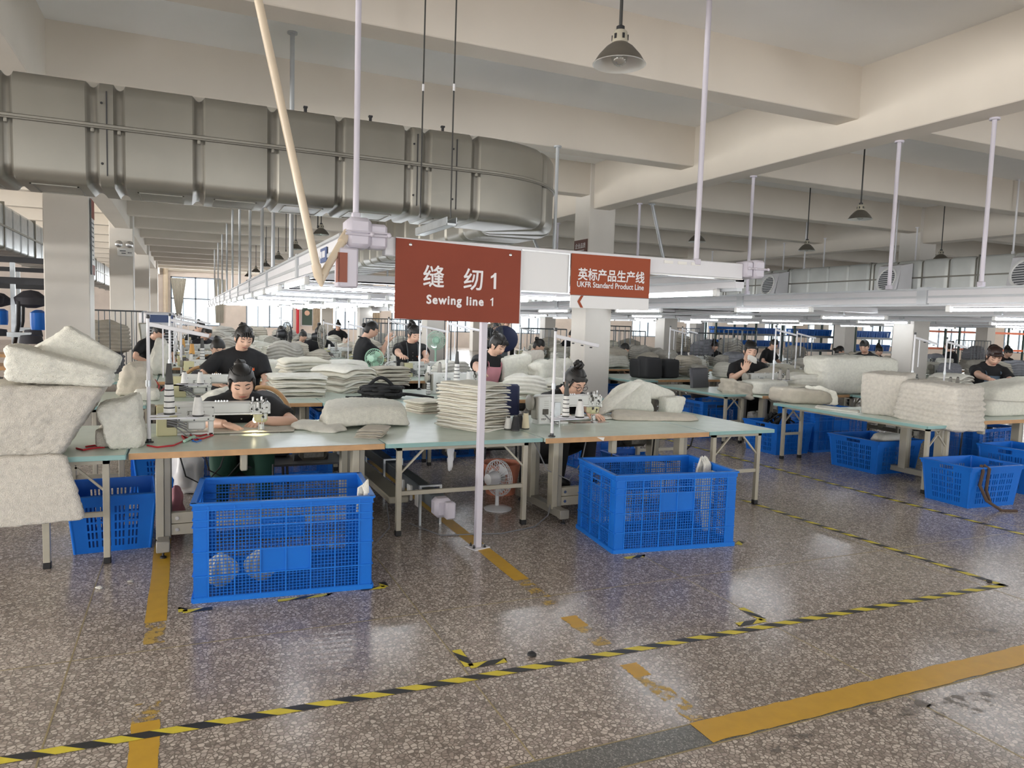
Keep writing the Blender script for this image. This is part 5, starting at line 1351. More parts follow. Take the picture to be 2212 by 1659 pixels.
# ================================================================== foam and padding
def fb(bl, br, tr, tl, Y0, Y1, dep, zmin=None, sk=0):
    q = [aty(*bl, Y0), aty(*br, Y1), aty(*tr, Y1), aty(*tl, Y0)]
    if zmin is not None:
        q[0].z = q[1].z = zmin
    d = Vector((sk, dep, 0)); return [q[0], q[1], q[1]+d, q[0]+d, q[3], q[2], q[2]+d, q[3]+d]
def foam(label, c, n=(16, 10, 10), k=9, amp=.015, m='foam', cat='foam batt', **kw):
    return solo('foam_batt', soft(c, n, k+3, amp, 6, m, fuzz=.011, **kw), label, cat, group='white foam batts')
foam('large foam slab standing on the small table at the far left edge', fb((-80, 978), (128, 978), (226, 838), (-80, 832), 5.6, 5.6, .55, T+.002), (43, 21, 32), 12, .012, 'foam_grey', seed=1)
foam('foam sheet hanging down over the front of the far left table', [Vector(p) for p in ((-1.75, 5.42, .36), (-.6, 5.46, .37), (-.6, 5.5, .37), (-1.75, 5.46, .36), (-1.75, 5.5, .8), (-.72, 5.54, .8), (-.72, 5.6, .8), (-1.75, 5.56, .8))], (43, 5, 25), 18, .012, 'foam_grey', seed=2)
foam('folded foam batt with fuzzy left end lying on the large slab', fb((8, 826), (236, 838), (236, 800), (4, 742), 5.62, 5.66, .42), (43, 18, 21), 8, .012, layers=3, lamp=.014, seed=3)
foam('wedge shaped foam batt leaning at the top of the left stack', [aty(80, 755, 5.9), aty(250, 800, 5.9), aty(250, 800, 6.4), aty(60, 755, 6.5), aty(152, 706, 5.9), aty(264, 772, 5.9), aty(262, 768, 6.4), aty(150, 702, 6.4)], (39, 21, 18), 14, .012, seed=4)
foam('folded foam pad with a blue pencil line leaning against the left stack', fb((235, 968), (312, 970), (300, 850), (203, 880), 5.78, 5.9, .3, T+.002), (25, 18, 25), 6, .02, layers=2, lamp=.02, seed=5)
foam('small foam roll lying below the leaning pad on the left table', fb((205, 970), (262, 972), (262, 935), (205, 930), 5.9, 5.95, .4, T+.002), (10, 10, 8), 4, .015, 'foam_grey', seed=6)
foam('long white foam batt lying across the middle of the front tables', [Vector(p) for p in ((1.1, 6.42, T), (1.9, 6.5, T), (1.95, 6.95, T), (1.12, 6.98, T), (1.12, 6.5, .92), (1.86, 6.58, .94), (1.9, 6.92, .97), (1.2, 6.95, .99))], (46, 21, 14), 9, .012, arch=.03, seed=7)
foam('foam sheet folded into a wave on the right front table', fb((1290, 893), (1420, 888), (1405, 835), (1385, 835), 6.75, 6.9, .3, T+.002), (18, 10, 10), 5, .02, arch=.05, seed=8)
foam('foam flap arching over the folded sheet on the right front table', [aty(1292, 876, 7.0), aty(1440, 868, 7.05), aty(1462, 872, 7.2), aty(1300, 872, 7.25), aty(1320, 842, 7.0), aty(1400, 824, 7.05), aty(1466, 850, 7.2), aty(1340, 838, 7.25)], (18, 8, 6), 6, .016, arch=.06, seed=9)
foam('small curled foam end at the right rear of the front table', fb((1440, 887), (1478, 886), (1484, 858), (1442, 858), 6.85, 6.9, .18, T+.002), (8, 6, 8), 6, .012, seed=10)
foam('upright foam slab behind the reaching arm of the woman in pink apron', fb((1092, 832), (1152, 830), (1150, 764), (1085, 775), 10.3, 10.35, .3, T+.002), (16, 8, 14), 9, .02, layers=2, seed=11)
foam('second foam slab beside the pink apron woman, right part', fb((1145, 830), (1182, 826), (1176, 756), (1140, 760), 10.4, 10.5, .25, T+.002), (10, 8, 14), 9, .015, 'foam_grey', seed=12)
foam('rumpled foam heap between the column and the woman with glasses', fb((1170, 845), (1245, 845), (1240, 775), (1168, 785), 9.9, 10.2, .5, T+.002), (16, 12, 14), 5, .05, layers=3, lamp=.03, seed=13)
foam('low foam sheet behind the shoulder of the woman with glasses', fb((1158, 862), (1235, 858), (1230, 815), (1165, 830), 9.0, 9.1, .4, T+.002), (14, 8, 8), 5, .03, seed=14)
foam('square foam block standing on the narrow table beyond the aisle', [Vector(p) for p in ((7.62, 6.52, T), (7.78, 6.02, T), (8.15, 6.2, T), (8.0, 6.7, T), (7.62, 6.55, 1.27), (7.8, 6.06, 1.27), (8.16, 6.2, 1.3), (8.0, 6.66, 1.3))], (16, 14, 16), 14, .012, 'foam_grey', seed=15)
foam('big layered foam bundle sagging over the end of the narrow table', [Vector(p) for p in ((7.62, 6.1, T), (7.66, 5.3, T-.07), (8.25, 5.34, T-.1), (8.2, 6.0, T), (7.7, 6.05, 1.22), (7.8, 5.42, 1.2), (8.42, 5.5, 1.2), (8.2, 6.15, 1.24))], (20, 22, 32), 9, .02, 'foam_grey', layers=9, lamp=.03, seed=16)
foam('long curled foam bundle piled behind the square foam block', fb((1790, 850), (1945, 838), (1948, 772), (1782, 770), 8.6, 8.4, .55, T+.002), (22, 12, 14), 5, .03, layers=4, lamp=.03, seed=17)
foam('foam strip drooping behind the square foam block', fb((1765, 868), (1812, 880), (1815, 846), (1768, 833), 7.5, 7.25, .25, T+.002), (12, 8, 8), 5, .03, seed=18)
foam('foam lump with a cut lower edge at the right photo edge', fb((2138, 884), (2290, 885), (2290, 815), (2165, 838), 6.05, 6.0, .5, T+.002), (16, 10, 12), 6, .02, seed=19)
foam('greenish foam slab under the lump at the right photo edge', fb((2138, 893), (2290, 898), (2290, 872), (2140, 866), 5.9, 5.85, .4, T+.002), (14, 8, 6), 12, .008, seed=20)
foam('smooth cushion filling lying on the wood edged table by the tissue woman', fb((1640, 852), (1710, 852), (1706, 822), (1645, 826), 8.62, 8.66, .5, T+.002), (14, 10, 8), 5, .015, seed=21)
foam('folded cushion filling behind the standing woman on the left', fb((562, 822), (640, 820), (634, 782), (566, 778), 11.7, 11.8, .5, T+.002), (14, 10, 8), 5, .012, seed=22)
# fabric lying about
def cloth(label, c, m='pad_stone', n=(16, 10, 4), k=8, amp=.02, **kw):
    return solo('folded_cloth', soft(c, n, k, amp, 7, m, **kw), label, 'cloth', group='folded cloths on the tables')
cloth('rumpled cream cover lying left of the long foam batt', [Vector(p) for p in ((.83, 6.55, T), (1.14, 6.22, T), (1.3, 6.4, T), (.92, 6.85, T), (.85, 6.6, .82), (1.14, 6.3, .81), (1.28, 6.42, .83), (.95, 6.8, .84))], 'pad_white', (18, 12, 4), 6, .03, layers=3, lamp=.02, seed=31)
cloth('grey and cream cloths folded long on the right front table', [Vector(p) for p in ((4.05, 6.5, T), (4.95, 6.25, T), (5.1, 6.45, T), (4.2, 6.8, T), (4.08, 6.55, .82), (4.92, 6.3, .81), (5.05, 6.45, .83), (4.22, 6.78, .87))], 'pad_stone', (20, 10, 5), 7, .015, layers=3, lamp=.015, seed=32)
cloth('grey folded garment drooping over the teal table corner across the aisle', fb((1580, 850), (1634, 868), (1632, 832), (1585, 818), 8.9, 8.75, .4), 'pad_stone', (14, 10, 10), 5, .05, layers=3, lamp=.03, seed=33)
cloth('striped cloth roll on the narrow table left of the foam block', fb((1705, 858), (1810, 866), (1800, 846), (1708, 838), 7.55, 7.3, .45, T+.002), 'pad_stone', (16, 10, 5), 6, .02, layers=3, lamp=.015, seed=34)
cloth('white sheet edge lying under the foam block on the narrow table', [Vector(p) for p in ((7.45, 7.1, T), (7.6, 6.5, T), (7.75, 6.6, T), (7.7, 7.3, T), (7.45, 7.1, .785), (7.6, 6.5, .785), (7.75, 6.6, .79), (7.7, 7.3, .79))], 'pad_white', (10, 10, 1), 10, .008, seed=35)
cloth('light fabric heap hanging from the stand behind the leaning pad', fb((245, 850), (335, 848), (318, 785), (262, 788), 9.3, 9.3, .6, T+.002), 'pad_stone', (18, 12, 12), 5, .04, layers=4, lamp=.03, seed=36)
cloth('white quilted pad below the red cord on the second left table', fb((285, 858), (345, 856), (342, 843), (290, 846), 9.0, 9.0, .4, T+.002), 'pad_white', (12, 8, 4), 8, .02, seed=37)
cloth('white cover draped between the first and second left machines', fb((425, 862), (500, 862), (495, 835), (450, 850), 8.75, 8.75, .3, T+.002), 'pad_white', (12, 8, 6), 4, .04, seed=38)
cloth('hanging white cloth bundle behind the front thread stand', fb((320, 790), (372, 790), (362, 732), (330, 738), 12.6, 12.6, .5, T+.002), 'pad_white', (14, 10, 12), 4, .06, layers=3, lamp=.03, seed=39)
# stacks: every pad is its own object
def stack(n, x, y, w, d, t, rz, label, group, ms=('pad',), jit=.01, wave=.012, droop=0, kinds=4, z=T, fz=.003, sh=(0, 0)):
    pm = {(m, k): pad_mb(w, d, t*.96, 11*k+len(group), m, wave, droop, fuzz=fz) for m in set(ms) for k in range(kinds)}
    for i in range(n):
        m = ms[i % len(ms)]
        o = solo('quilted_pad', pm[(m, (i*7) % kinds)], label % (ORD[i] if i < 20 else str(i+1)+'th'), 'pad', (x+random.uniform(-jit, jit)+sh[0]*i, y+random.uniform(-jit, jit)+sh[1]*i, z+i*t), rz+random.uniform(-.08, .08), group, random.uniform(.95, 1.03))
stack(26, 2.455, 6.38, .46, .55, .0165, .5, '%s quilted pad from the bottom in the tall stack by the white post', 'tall stack of pads on the middle table', ('pad_white', 'pad', 'pad_white', 'pad_stone'), .02, .016, .012)
stack(11, 1.25, 9.35, .66, .55, .025, .03, '%s white quilted pad from the bottom of the low stack on the second left table', 'low stack of quilted pads', ('pad_white', 'pad_white', 'pad'), .015, .02, .015, fz=.008)
stack(12, 1.97, 10.0, .62, .72, .03, .55, '%s cream pad from the bottom in the domed stack behind the low stack', 'domed stack of cream pads', ('pad', 'pad_stone', 'pad_white'), .02, .02, .07)
stack(9, 1.62, 11.2, .68, .6, .042, .1, '%s cream pad from the bottom in the stack behind the domed one, left', 'left rear stack of cream pads', ('pad', 'pad_white'), .02, .03, .05)
stack(8, 2.32, 11.7, .7, .6, .04, -.25, '%s cream pad from the bottom in the slumped stack left of the mint fan', 'right rear stack of cream pads', ('pad', 'pad_white', 'pad_stone'), .02, .03, .07)
stack(6, 2.38, 7.6, .36, .42, .022, .3, '%s beige pad from the bottom of the short stack left of the tall one', 'short stack of beige pads', ('pad_stone', 'pad'), .02, .012, .012)
stack(8, 1.42, 6.08, .22, .3, .009, -.45, '%s small grey swatch from the bottom in the fanned pile at the table joint', 'fanned swatches at the table joint', ('pad_grey', 'pad_stone', 'pad_stone'), .006, .006, .01, sh=(.006, .004))
stack(8, 4.25, 9.1, .75, .5, .02, .05, '%s white pad from the bottom under the hand of the pink apron woman', 'pads under the hand of the pink apron woman', ('pad_white', 'pad'), .02, .012, .01)
stack(5, 8.75, 8.85, .7, .4, .03, .1, '%s cream pad from the bottom of the flat stack right of the tissue woman', 'flat stack beside the tissue woman', ('pad', 'pad_white'), .02, .02, .03)
stack(9, 2.85, 11.0, .5, .5, .03, .2, '%s striped pad from the bottom in the stack left of the white post, far side', 'striped stack behind the tall one', ('pad_stone', 'pad'), .02, .02, .02)
stack(14, 11.2, 7.9, .7, .5, .028, .35, '%s grey striped pad from the bottom beside the denim apron woman', 'grey striped stack by the denim apron woman', ('pad_grey', 'pad_white'), .02, .02, .05)

# black strap coil
b = MB()
pts = []
for k in range(0, 330):
    a = k*.19; lay = k/330; r = .2+.05*math.sin(a*1.13)*.5+.035*math.sin(k*.7); pts.append((r*math.cos(a)*1.1, r*math.sin(a)*.95, .02+.13*lay+.012*math.sin(a*2.3)))
b.tube(pts, .021, 'strap_black', 6)
lp = MB(); lp.tube([(-.16+.32*k/12, .05, .14+.11*math.sin(PI*k/12)) for k in range(13)], .014, 'strap_black', 6, flat=1.5)
e = MB(); e.tube([(.2, -.05, .06), (.35, -.1, .05), (.5, -.12, .03), (.62, -.18, .012)], .018, 'strap_black', 6); e.tube([(-.2, -.08, .03), (-.33, -.05, .014), (-.45, -.02, .014)], .018, 'strap_black', 6)
thing('strap_coil', 'coil of black webbing strap lying on the middle table', 'strap coil', [('coil', b), ('raised_loop', lp), ('loose_end', e)], (2.23, 8.98, T))
# fans
thing('table_fan', 'white table fan behind the strap coil', 'fan', fan_parts(.125, .2, 'white_plastic', 'white_plastic', 'clear_plastic', .5), atz(842, 826, T), 0)
thing('table_fan', 'mint green table fan seen from behind', 'fan', fan_parts(.17, .3, 'mint_plastic', 'mint_plastic', 'mint_plastic', 2.5), atz(808, 812, T), 0)
mf = MB(); mf.lathe([(0, -.02), (.1, -.03), (.15, -.015), (.16, .02), (.12, .04), (.06, .05)], 'mint_plastic', 24)
thing('floor_fan', 'pale grey fan standing on the floor under the middle table', 'fan', fan_parts(.17, .3, 'bag_white', 'bag_white', 'bag_white', 1.9), atz(1075, 1100, 0), 0)
thing('pedestal_fan', 'large clear bladed fan with blue shroud behind the pink apron woman', 'fan', fan_parts(.3, 1.52, 'frame_grey', 'black_plastic', 'clear_plastic', .4), (6.0, 14.6, 0), 0)
b = MB(); b.lathe([(.27, -.04), (.3, 0), (.27, .16), (.2, .2)], 'navy', 24, (0, 0, 0), Matrix.Rotation(PI/2, 3, 'X')); solo('fan_drum', b, 'round blue fan drum behind the clear bladed fan', 'fan', (6.45, 15.0, T+.62))
b = MB(); b.span(-.1, .1, -.1, .1, 0, 1.12, 'frame_grey'); solo('fan_stand', b, 'grey box stand below the blue fan drum', 'stand', (6.45, 15.1, 0))
thing('table_fan', 'black fan seen from the side above the grey fabric heaps', 'fan', fan_parts(.24, .62, 'dark_metal', 'black_plastic', 'leg_beige', 1.75), (1.85, 15.2, T), 0)
thing('table_fan', 'black clear bladed fan right of the side on one', 'fan', fan_parts(.24, .58, 'leg_grey', 'black_plastic', 'clear_plastic', 1.2), (2.5, 15.0, T), 0)
thing('table_fan', 'pale fan beside the white post in the far rows', 'fan', fan_parts(.2, .55, 'mint_plastic', 'mint_plastic', 'clear_plastic', -.2), (4.95, 15.2, T), 0)
# under the tables
b = MB(); b.span(1.86, 1.98, 5.75, 9.5, .19, .31, 'frame_grey', .01); b.span(1.62, 1.8, 6.2, 9.5, .14, .2, 'leg_beige', .01)
c = MB(); c.box((1.93, 5.69, .22), (.15, .14, .16), 'lilac_plastic', b=.03); c.box((1.97, 5.6, .21), (.085, .08, .14), 'lilac_plastic', b=.012)
d = MB()
for y in (5.95, 7.2, 8.8): d.span(1.82, 1.84, y, y+.03, .0, .33, 'galvanised'); d.span(2.0, 2.02, y, y+.03, .0, .33, 'galvanised'); d.span(1.82, 2.02, y, y+.03, .33, .345, 'galvanised')
sk = MB()
for y in (6.1, 6.35, 6.6): sk.box((1.85, y, .2), (.03, .1, .14), 'white_plastic', b=.006)
thing('floor_conduit', 'grey cable conduit with lilac end box running under the middle table', 'conduit', [('channel', b), ('end_box', c), ('support', d), ('socket', sk)])
b = MB(); b.lathe([(.15, 0), (.2, .3), (.215, .32), (.2, .32), (.19, .3), (.14, .02), (0, .02)], 'coral_plastic', 24, cap=False); solo('bucket', b, 'coral plastic bucket behind the floor fan', 'bucket', atz(1082, 1078, 0)+Vector((.1, .25, 0)))
solo('power_cord', cordm([(1.75, 6.0, .012), (1.9, 5.6, .006), (2.4, 5.5, .006), (2.75, 5.6, .006), (2.95, 5.75, .05), (3.0, 5.8, .15)], .006, 'cord_grey'), 'grey cable curving over the floor below the lilac conduit box', 'cord')
solo('power_cord', cordm([(1.6, 6.2, .15), (1.55, 5.9, .02), (1.3, 5.45, .006), (.9, 5.55, .006)], .006, 'cord_grey'), 'grey cable lying on the floor right of the left crate', 'cord')
solo('power_cord', cordm([(2.9, 6.0, .7), (2.95, 5.8, .45), (3.15, 5.75, .36), (3.3, 5.8, .5), (3.4, 5.9, .7)], .006, 'cord_grey'), 'cable looping under the right sewing table', 'cord')
solo('power_cord', cordm([(4.3, 6.1, .7), (4.35, 6.2, .4), (4.6, 6.2, .36), (4.75, 6.1, .55), (4.8, 6.1, .73)], .009, 'cord_black'), 'thick black cable looping under the right end table', 'cord')
for k, (x, y) in enumerate(((-.05, 6.1), (.12, 6.3))): solo('power_cord', cordm([(x, y, .7), (x+.05, y, .5), (x+.18, y, .42), (x+.3, y+.05, .55), (x+.35, y+.1, .7)], .006, 'cord_black'), '%s black cable hanging under the front left table' % ['front', 'rear'][k], 'cord')
P = atz(1000, 962, T-.05)
solo('plastic_bag', soft([P+Vector(v) for v in ((-.02, .3, -.3), (.02, .3, -.3), (.02, .33, -.3), (-.02, .33, -.3), (-.04, .28, .0), (.04, .28, .0), (.04, .34, 0), (-.04, .34, 0))], (6, 6, 12), 4, .03, 12, 'bag_white', seed=44), 'crumpled clear plastic bag hanging under the middle table', 'bag')
b = soft([Vector(p) for p in ((.98, 7.3, .38), (1.32, 7.3, .38), (1.32, 7.6, .38), (.98, 7.6, .38), (.96, 7.28, .68), (1.34, 7.28, .68), (1.34, 7.62, .68), (.96, 7.62, .68))], (12, 10, 10), 4, .02, 7, 'striped_weave', seed=45); solo('basket', b, 'checked woven bag on the shelf under the second row', 'bag')
b = MB(); b.box((1.0, 7.3, .36), (1.1, .5, .02), 'dark_metal'); solo('under_shelf', b, 'dark shelf board beneath the left tables', 'shelf')
b = MB(); b.box((1.5, 7.35, .46), (.2, .16, .18), 'bag_white', b=.02, rz=.3); b.box((1.49, 7.3, .58), (.1, .08, .06), 'paper', rz=.5); b.box((1.53, 7.27, .42), (.09, .02, .04), 'mint_plastic', rz=.3); solo('tissue_pack', b, 'white snack pack on the shelf beside the checked bag', 'pack')
solo('plastic_bag', soft(blk(-.13, .17, 7.6, 7.85, 0, .5, .04, .04), (8, 8, 8), 3, .05, 9, 'bag_white', seed=46), 'white plastic bag standing under the left sewing table', 'bag')
solo('plastic_bag', soft(blk(-.14, .0, 6.55, 6.75, 0, .3, .03, .03), (8, 8, 8), 3, .04, 9, 'apron_pink', seed=47), 'pink plastic bag beside the left bin', 'bag')
b = MB()
for k in range(14):
    a = random.uniform(0, 6.28); x0, y0 = random.uniform(-.25, .25), random.uniform(-.2, .2); b.tube([(x0, y0, .0), (x0*.9+.06*math.cos(a), y0*.9, .12), (x0*.3+.12*math.cos(a), y0*.4+.1*math.sin(a), random.uniform(.14, .22)), (x0*-.4+.2*math.cos(a), .1*math.sin(a), .06)], .022, 'strap_black', 5, flat=.5)
tag(put('strap_pile', b, None, (7.93, 8.2, .36)), 'tangle of black straps heaped in the bin below the teal table', 'straps', kind='stuff')
solo('strap', cordm([(7.42, 4.84, .45), (7.4, 4.8, .4), (7.38, 4.81, .25), (7.43, 4.76, .1), (7.55, 4.68, .01), (7.7, 4.62, .008)], .016, 'strap_brown'), 'brown webbing strap hanging from the right front bin', 'strap')
solo('strap', cordm([(7.46, 4.84, .45), (7.48, 4.79, .42), (7.47, 4.8, .2), (7.5, 4.76, .06)], .016, 'strap_brown'), 'second brown strap beside the first on the right front bin', 'strap')
b = MB()
for k in range(4): b.tube([(-.02+.01*k, .03, .47), (-.02+.012*k, .0, .64), (-.0+.01*k, -.012, .66+.01*k), (.015+.005*k, -.03, .62), (.01+.008*k, -.035, .3), (.0+.01*k, -.04, .1)], .011, 'pad_white', 6)
tag(put('rope_handle', b, None, (1.06, 4.75, 0)), 'white cord looped over the right end of the left crate', 'cord')
b = MB()
for k in range(5): b.tube([(-.03+.014*k, .05, .3), (-.03+.014*k, .03, .55), (-.02+.014*k, 0, .655+.008*(k % 2)), (.0+.012*k, -.03, .6), (-.02+.014*k, -.04, .25), (.0+.01*k, -.06, .04)], .014, 'pad_white', 6)
tag(put('rope_handle', b, None, (4.03, 5.0, 0)), 'black and white cloth strip hanging inside the right crate', 'cloth strip')
for k, (x, y) in enumerate(((.2, 4.92), (.45, 4.95))):
    b = MB()
    for j in range(9): b.tube([(.1*math.cos(j*.7)*math.sin(t*PI), .1*math.sin(j*.7)*math.sin(t*PI)*.8, .2*t+.005) for t in np.linspace(.05, 1, 8)], .016, 'pad_white', 6)
    b.ball((0, 0, .1), (.095, .085, .095), 'pad_stone', 14, 10)
    tag(put('cord_ball', b, None, (x, y, .02)), '%s ball of white cord lying inside the left crate' % ['left', 'right'][k], 'cord ball')
cloth('white cloth lying on the bin under the foam table', blk(8.15, 8.6, 6.55, 6.85, .36, .47, .05, .05), 'pad_white', (12, 10, 5), 5, .04, seed=48)
# black bags and chairs
for (bl, br, tr, tl, Y, lab) in (((1380, 812), (1402, 812), (1402, 776), (1380, 776), 11.9, 'low black box left of the black bags'), ((1397, 812), (1432, 812), (1432, 774), (1396, 770), 11.7, 'large black bag standing on the table beyond the aisle'), ((1436, 808), (1469, 806), (1470, 776), (1438, 778), 11.8, 'rounded black bag right of the blue clip stand')):
    solo('black_bag', soft(fb(bl, br, tr, tl, Y, Y, .35, T+.002), (8, 8, 8), 9, .012, 5, 'dark_fabric', seed=50), lab, 'bag')
thing('office_chair', 'navy chair back behind the woman with glasses', 'chair', chair_parts('navy', .5, .45), (3.25, 7.55, 0), PI-.3+PI)
thing('office_chair', 'dark grey leather chair beside the woman with the tissue', 'chair', chair_parts('leather_grey', .5, .5), (7.9, 9.75, 0), .2)
thing('bentwood_chair', 'chair with bent wood back behind the woman at the lit needle', 'chair', chair_parts('leather_grey', .42, .58, True), (.72, 7.62, 0), 0)
thing('bentwood_chair', 'bent wood chair behind the second left machine', 'chair', chair_parts('leather_grey', .42, .6, True), (.2, 10.35, 0), 0)
thing('bentwood_chair', 'bent wood chair behind the third left machine', 'chair', chair_parts('leather_grey', .42, .6, True), (.35, 13.3, 0), 0)

# ================================================================== the workers
def worker(label, top, Y, rz=0, sc=1.42, hands=None, lean=.2, head=(.5, 0, 0), neck=.065, side_lean=0, twist=0, dz=0, fwd=.4, **kw):
    """puts the crown of the head where top (pixel) meets the plane y = Y; hands are wrists in world metres"""
    up = Vector((math.sin(side_lean), -math.sin(lean)*math.cos(side_lean), math.cos(lean)*math.cos(side_lean)))
    p, yw, rl = head
    Rh = Matrix.Rotation(yw, 3, 'Z') @ Matrix.Rotation(rl, 3, 'Y') @ Matrix.Rotation(p, 3, 'X')
    nd = (up+Vector((math.sin(yw)*.15, -1.5*fwd, .5-.5*fwd))).normalized()
    off = up*.50+nd*(neck+.02)+Rh @ Vector((0, -.024, .068))
    crown = off.copy(); crown.z += .115
    T_ = aty(*top, Y); Rz = Matrix.Rotation(rz, 3, 'Z'); w = Rz @ crown*sc
    x, y, hip = T_.x-w.x, T_.y-w.y, T_.z-w.z+dz
    hz = hip/sc
    if hands:
        hs = [tuple(Rz.inverted() @ ((Vector(h)-Vector((x, y, 0)))/sc)) if h else None for h in hands]
    else: hs = [None, None]
    de = ((-.2, -.38, hz+.14), (.2, -.38, hz+.14))
    return person(label, x, y, rz, sc, hip, lean, side_lean, twist, head, neck, hs[0] or de[0], hs[1] or de[1], fwd=fwd, **kw)
def A(px, py, z): return tuple(atz(px, py, z))
worker('woman in black polo shirt and green trousers sewing under the lit needle', (522, 788), 6.98, 0, 1.42, (A(486, 916, .83), A(566, 908, .83)), .38, (.42, .0, -.04), hair='bun', near=2, pants='trousers_green', hdir=(Vector((.75, -.35, -.25)), Vector((-.6, -.55, -.15))), eh=((-1, .1, -.35), (1, .1, -.3)), curl=.4, fwd=.85)
worker('standing woman in black polo shirt looking down behind the seated one', (527, 704), 10.2, .1, 1.42, (aty(478, 832, 10.05), aty(556, 858, 9.95)), .16, (.42, .1, .06), hair='bun', near=2, legs='stand', fringe=5, eh=((-1, .5, -.2), (1, .5, -.2)), wide=1.12, fwd=.6)
worker('woman with a cord around her neck working at the third machine', (895, 703), 12.9, .05, 1.42, (A(880, 800, .95), A(925, 790, .98)), .18, (.45, .15, 0), hair='tail', near=2, eh=((-1, .3, -.6), (1, .3, -.5)), extra=neck_cord, fwd=.6)
worker('seated woman in profile holding up a cloth piece behind the mint fan', (803, 694), 14.0, PI/2-.1, 1.42, (aty(836, 737, 13.85), aty(838, 740, 14.2)), .1, (.45, 0, 0), hair='lowbun', near=1, logo=False, eh=((-.3, .2, -1), (.3, .2, -1)))
worker('woman in pink apron reaching across the pads right of the post', (1077, 722), 10.3, .22, 1.42, (A(1040, 822, .95), A(1138, 822, .86)), .3, (.55, .2, 0), hair='bun', near=2, legs='stand', fringe=7, extra=apron('apron_pink'), eh=((-1, .2, -.4), (.5, .5, -.6)), logo=False, side_lean=.05)
worker('woman with glasses and topknot sewing behind the right front machine', (1243, 794), 7.1, .1, 1.42, (A(1212, 908, .82), A(1282, 902, .82)), .42, (.5, .12, 0), hair='topknot', near=2, logo=False, eh=((-1, .1, -.3), (1, .1, -.3)), hdir=(Vector((.7, -.5, -.1)), Vector((.25, -.8, -.2))), glasses=True, curl=.3, fwd=.8)
def tissue(hipp, up, X, F, chest, H, els, ring):
    b = soft([H(*v) for v in ((-.06, -.125, -.085), (.07, -.12, -.13), (.075, -.105, -.13), (-.055, -.105, -.085), (-.06, -.135, -.005), (.05, -.135, -.04), (.05, -.115, -.04), (-.06, -.115, -.005))], (8, 3, 8), 6, .008, 30, 'paper')
    return [('tissue', b)]
worker('woman wiping her nose with a white tissue beyond the aisle', (1622, 738), 10.0, -.42, 1.42, (aty(1610, 800, 9.7), A(1664, 800, .95)), .1, (.25, .0, .05), hair='bun', near=2, eh=((-.7, .2, -1), (1, .3, -.6)), hdir=(Vector((.25, .15, .9)), None), palm=((-.3, -.9, .2), (0, 0, 1)), curl=.5, extra=tissue)
worker('woman in denim apron standing at the far right table', (2150, 748), 7.9, -.45, 1.42, (aty(2142, 822, 7.5), aty(2182, 836, 7.5)), .25, (.6, -.25, 0), hair='long', hcol='hair_brown', near=2, legs='stand', fringe=8, extra=apron('denim'), logo=False, eh=((-1, .3, -.4), (1, .3, -.4)))
worker('man in black shirt in profile before the right column', (1868, 735), 13.0, -1.1, 1.42, None, .25, (.45, 0, 0), hair='short', near=1, logo=False)
worker('woman with low bun facing right behind the curled foam', (1815, 748), 16.6, .9, 1.42, None, .2, (.3, 0, 0), hair='lowbun', near=1, logo=False)
worker('person seen from behind standing right of the right column', (2050, 737), 16.0, PI, 1.42, None, .02, (.1, 0, 0), hair='bun', near=0, legs='stand', logo=False)
worker('woman whose head shows above the third machine on the left', (471, 732), 13.2, .1, 1.42, None, .3, (.5, .1, 0), hair='bun', near=1)
worker('woman in black bending by the cooler at the far left', (343, 701), 17.2, .7, 1.42, None, .35, (.7, .2, 0), hair='short', near=0, logo=False)
for k, (tp, Y, rz, lab) in enumerate((((433, 694), 22, .8, 'worker with orange collar, left of the two at the far left'), ((447, 705), 19.5, .6, 'worker with orange collar, right of the two at the far left'), ((690, 706), 19.5, -.1, 'worker behind the blue topped machine in the middle distance'), ((655, 715), 23, .2, 'worker behind the black fan in the middle distance'), ((607, 704), 26, 0, 'tiny worker in the far rows under the far window'), ((731, 696), 30, 0, 'tiny worker with a cap in the farthest left rows'),
        ((1165, 733), 15.4, .9, 'worker in profile behind the large foam slab'), ((1350, 742), 17.5, .6, 'worker leaning on one arm behind the grey heaps'), ((1545, 738), 20.5, -.2, 'worker left of the tissue woman, left one of two'), ((1560, 733), 23, .2, 'worker left of the tissue woman, right one of two'), ((1673, 733), 17.5, .3, 'worker right behind the tissue woman'), ((1900, 748), 17, -.4, 'worker half hidden beside the right column'), ((1095, 690), 27, 0, 'tiny worker in the far rows right of the post'), ((1072, 697), 30, .3, 'tiny far worker just right of the post'), ((2180, 752), 16, -.3, 'worker whose dark hair shows at the right photo edge'), ((1235, 715), 24, -.5, 'worker beside the column in the far rows'))):
    worker(lab, tp, Y, rz, 1.42, None, .3, (.55, 0, 0), hair=['bun', 'short', 'tail'][k % 3], near=0, logo=False)

# stools under the seated workers that show a seat
b = MB(); b.box((0, 0, .78), (.5, .42, .06), 'dark_fabric', b=.02); l = MB()
for x in (-.2, .2):
    for y in (-.16, .16): l.tube([(x, y, .76), (x*1.1, y*1.1, 0)], .014, 'dark_metal', 8)
thing('stool', 'high stool under the woman in profile', 'stool', [('seat', b), ('frame', l)], (3.2, 14.0, 0))

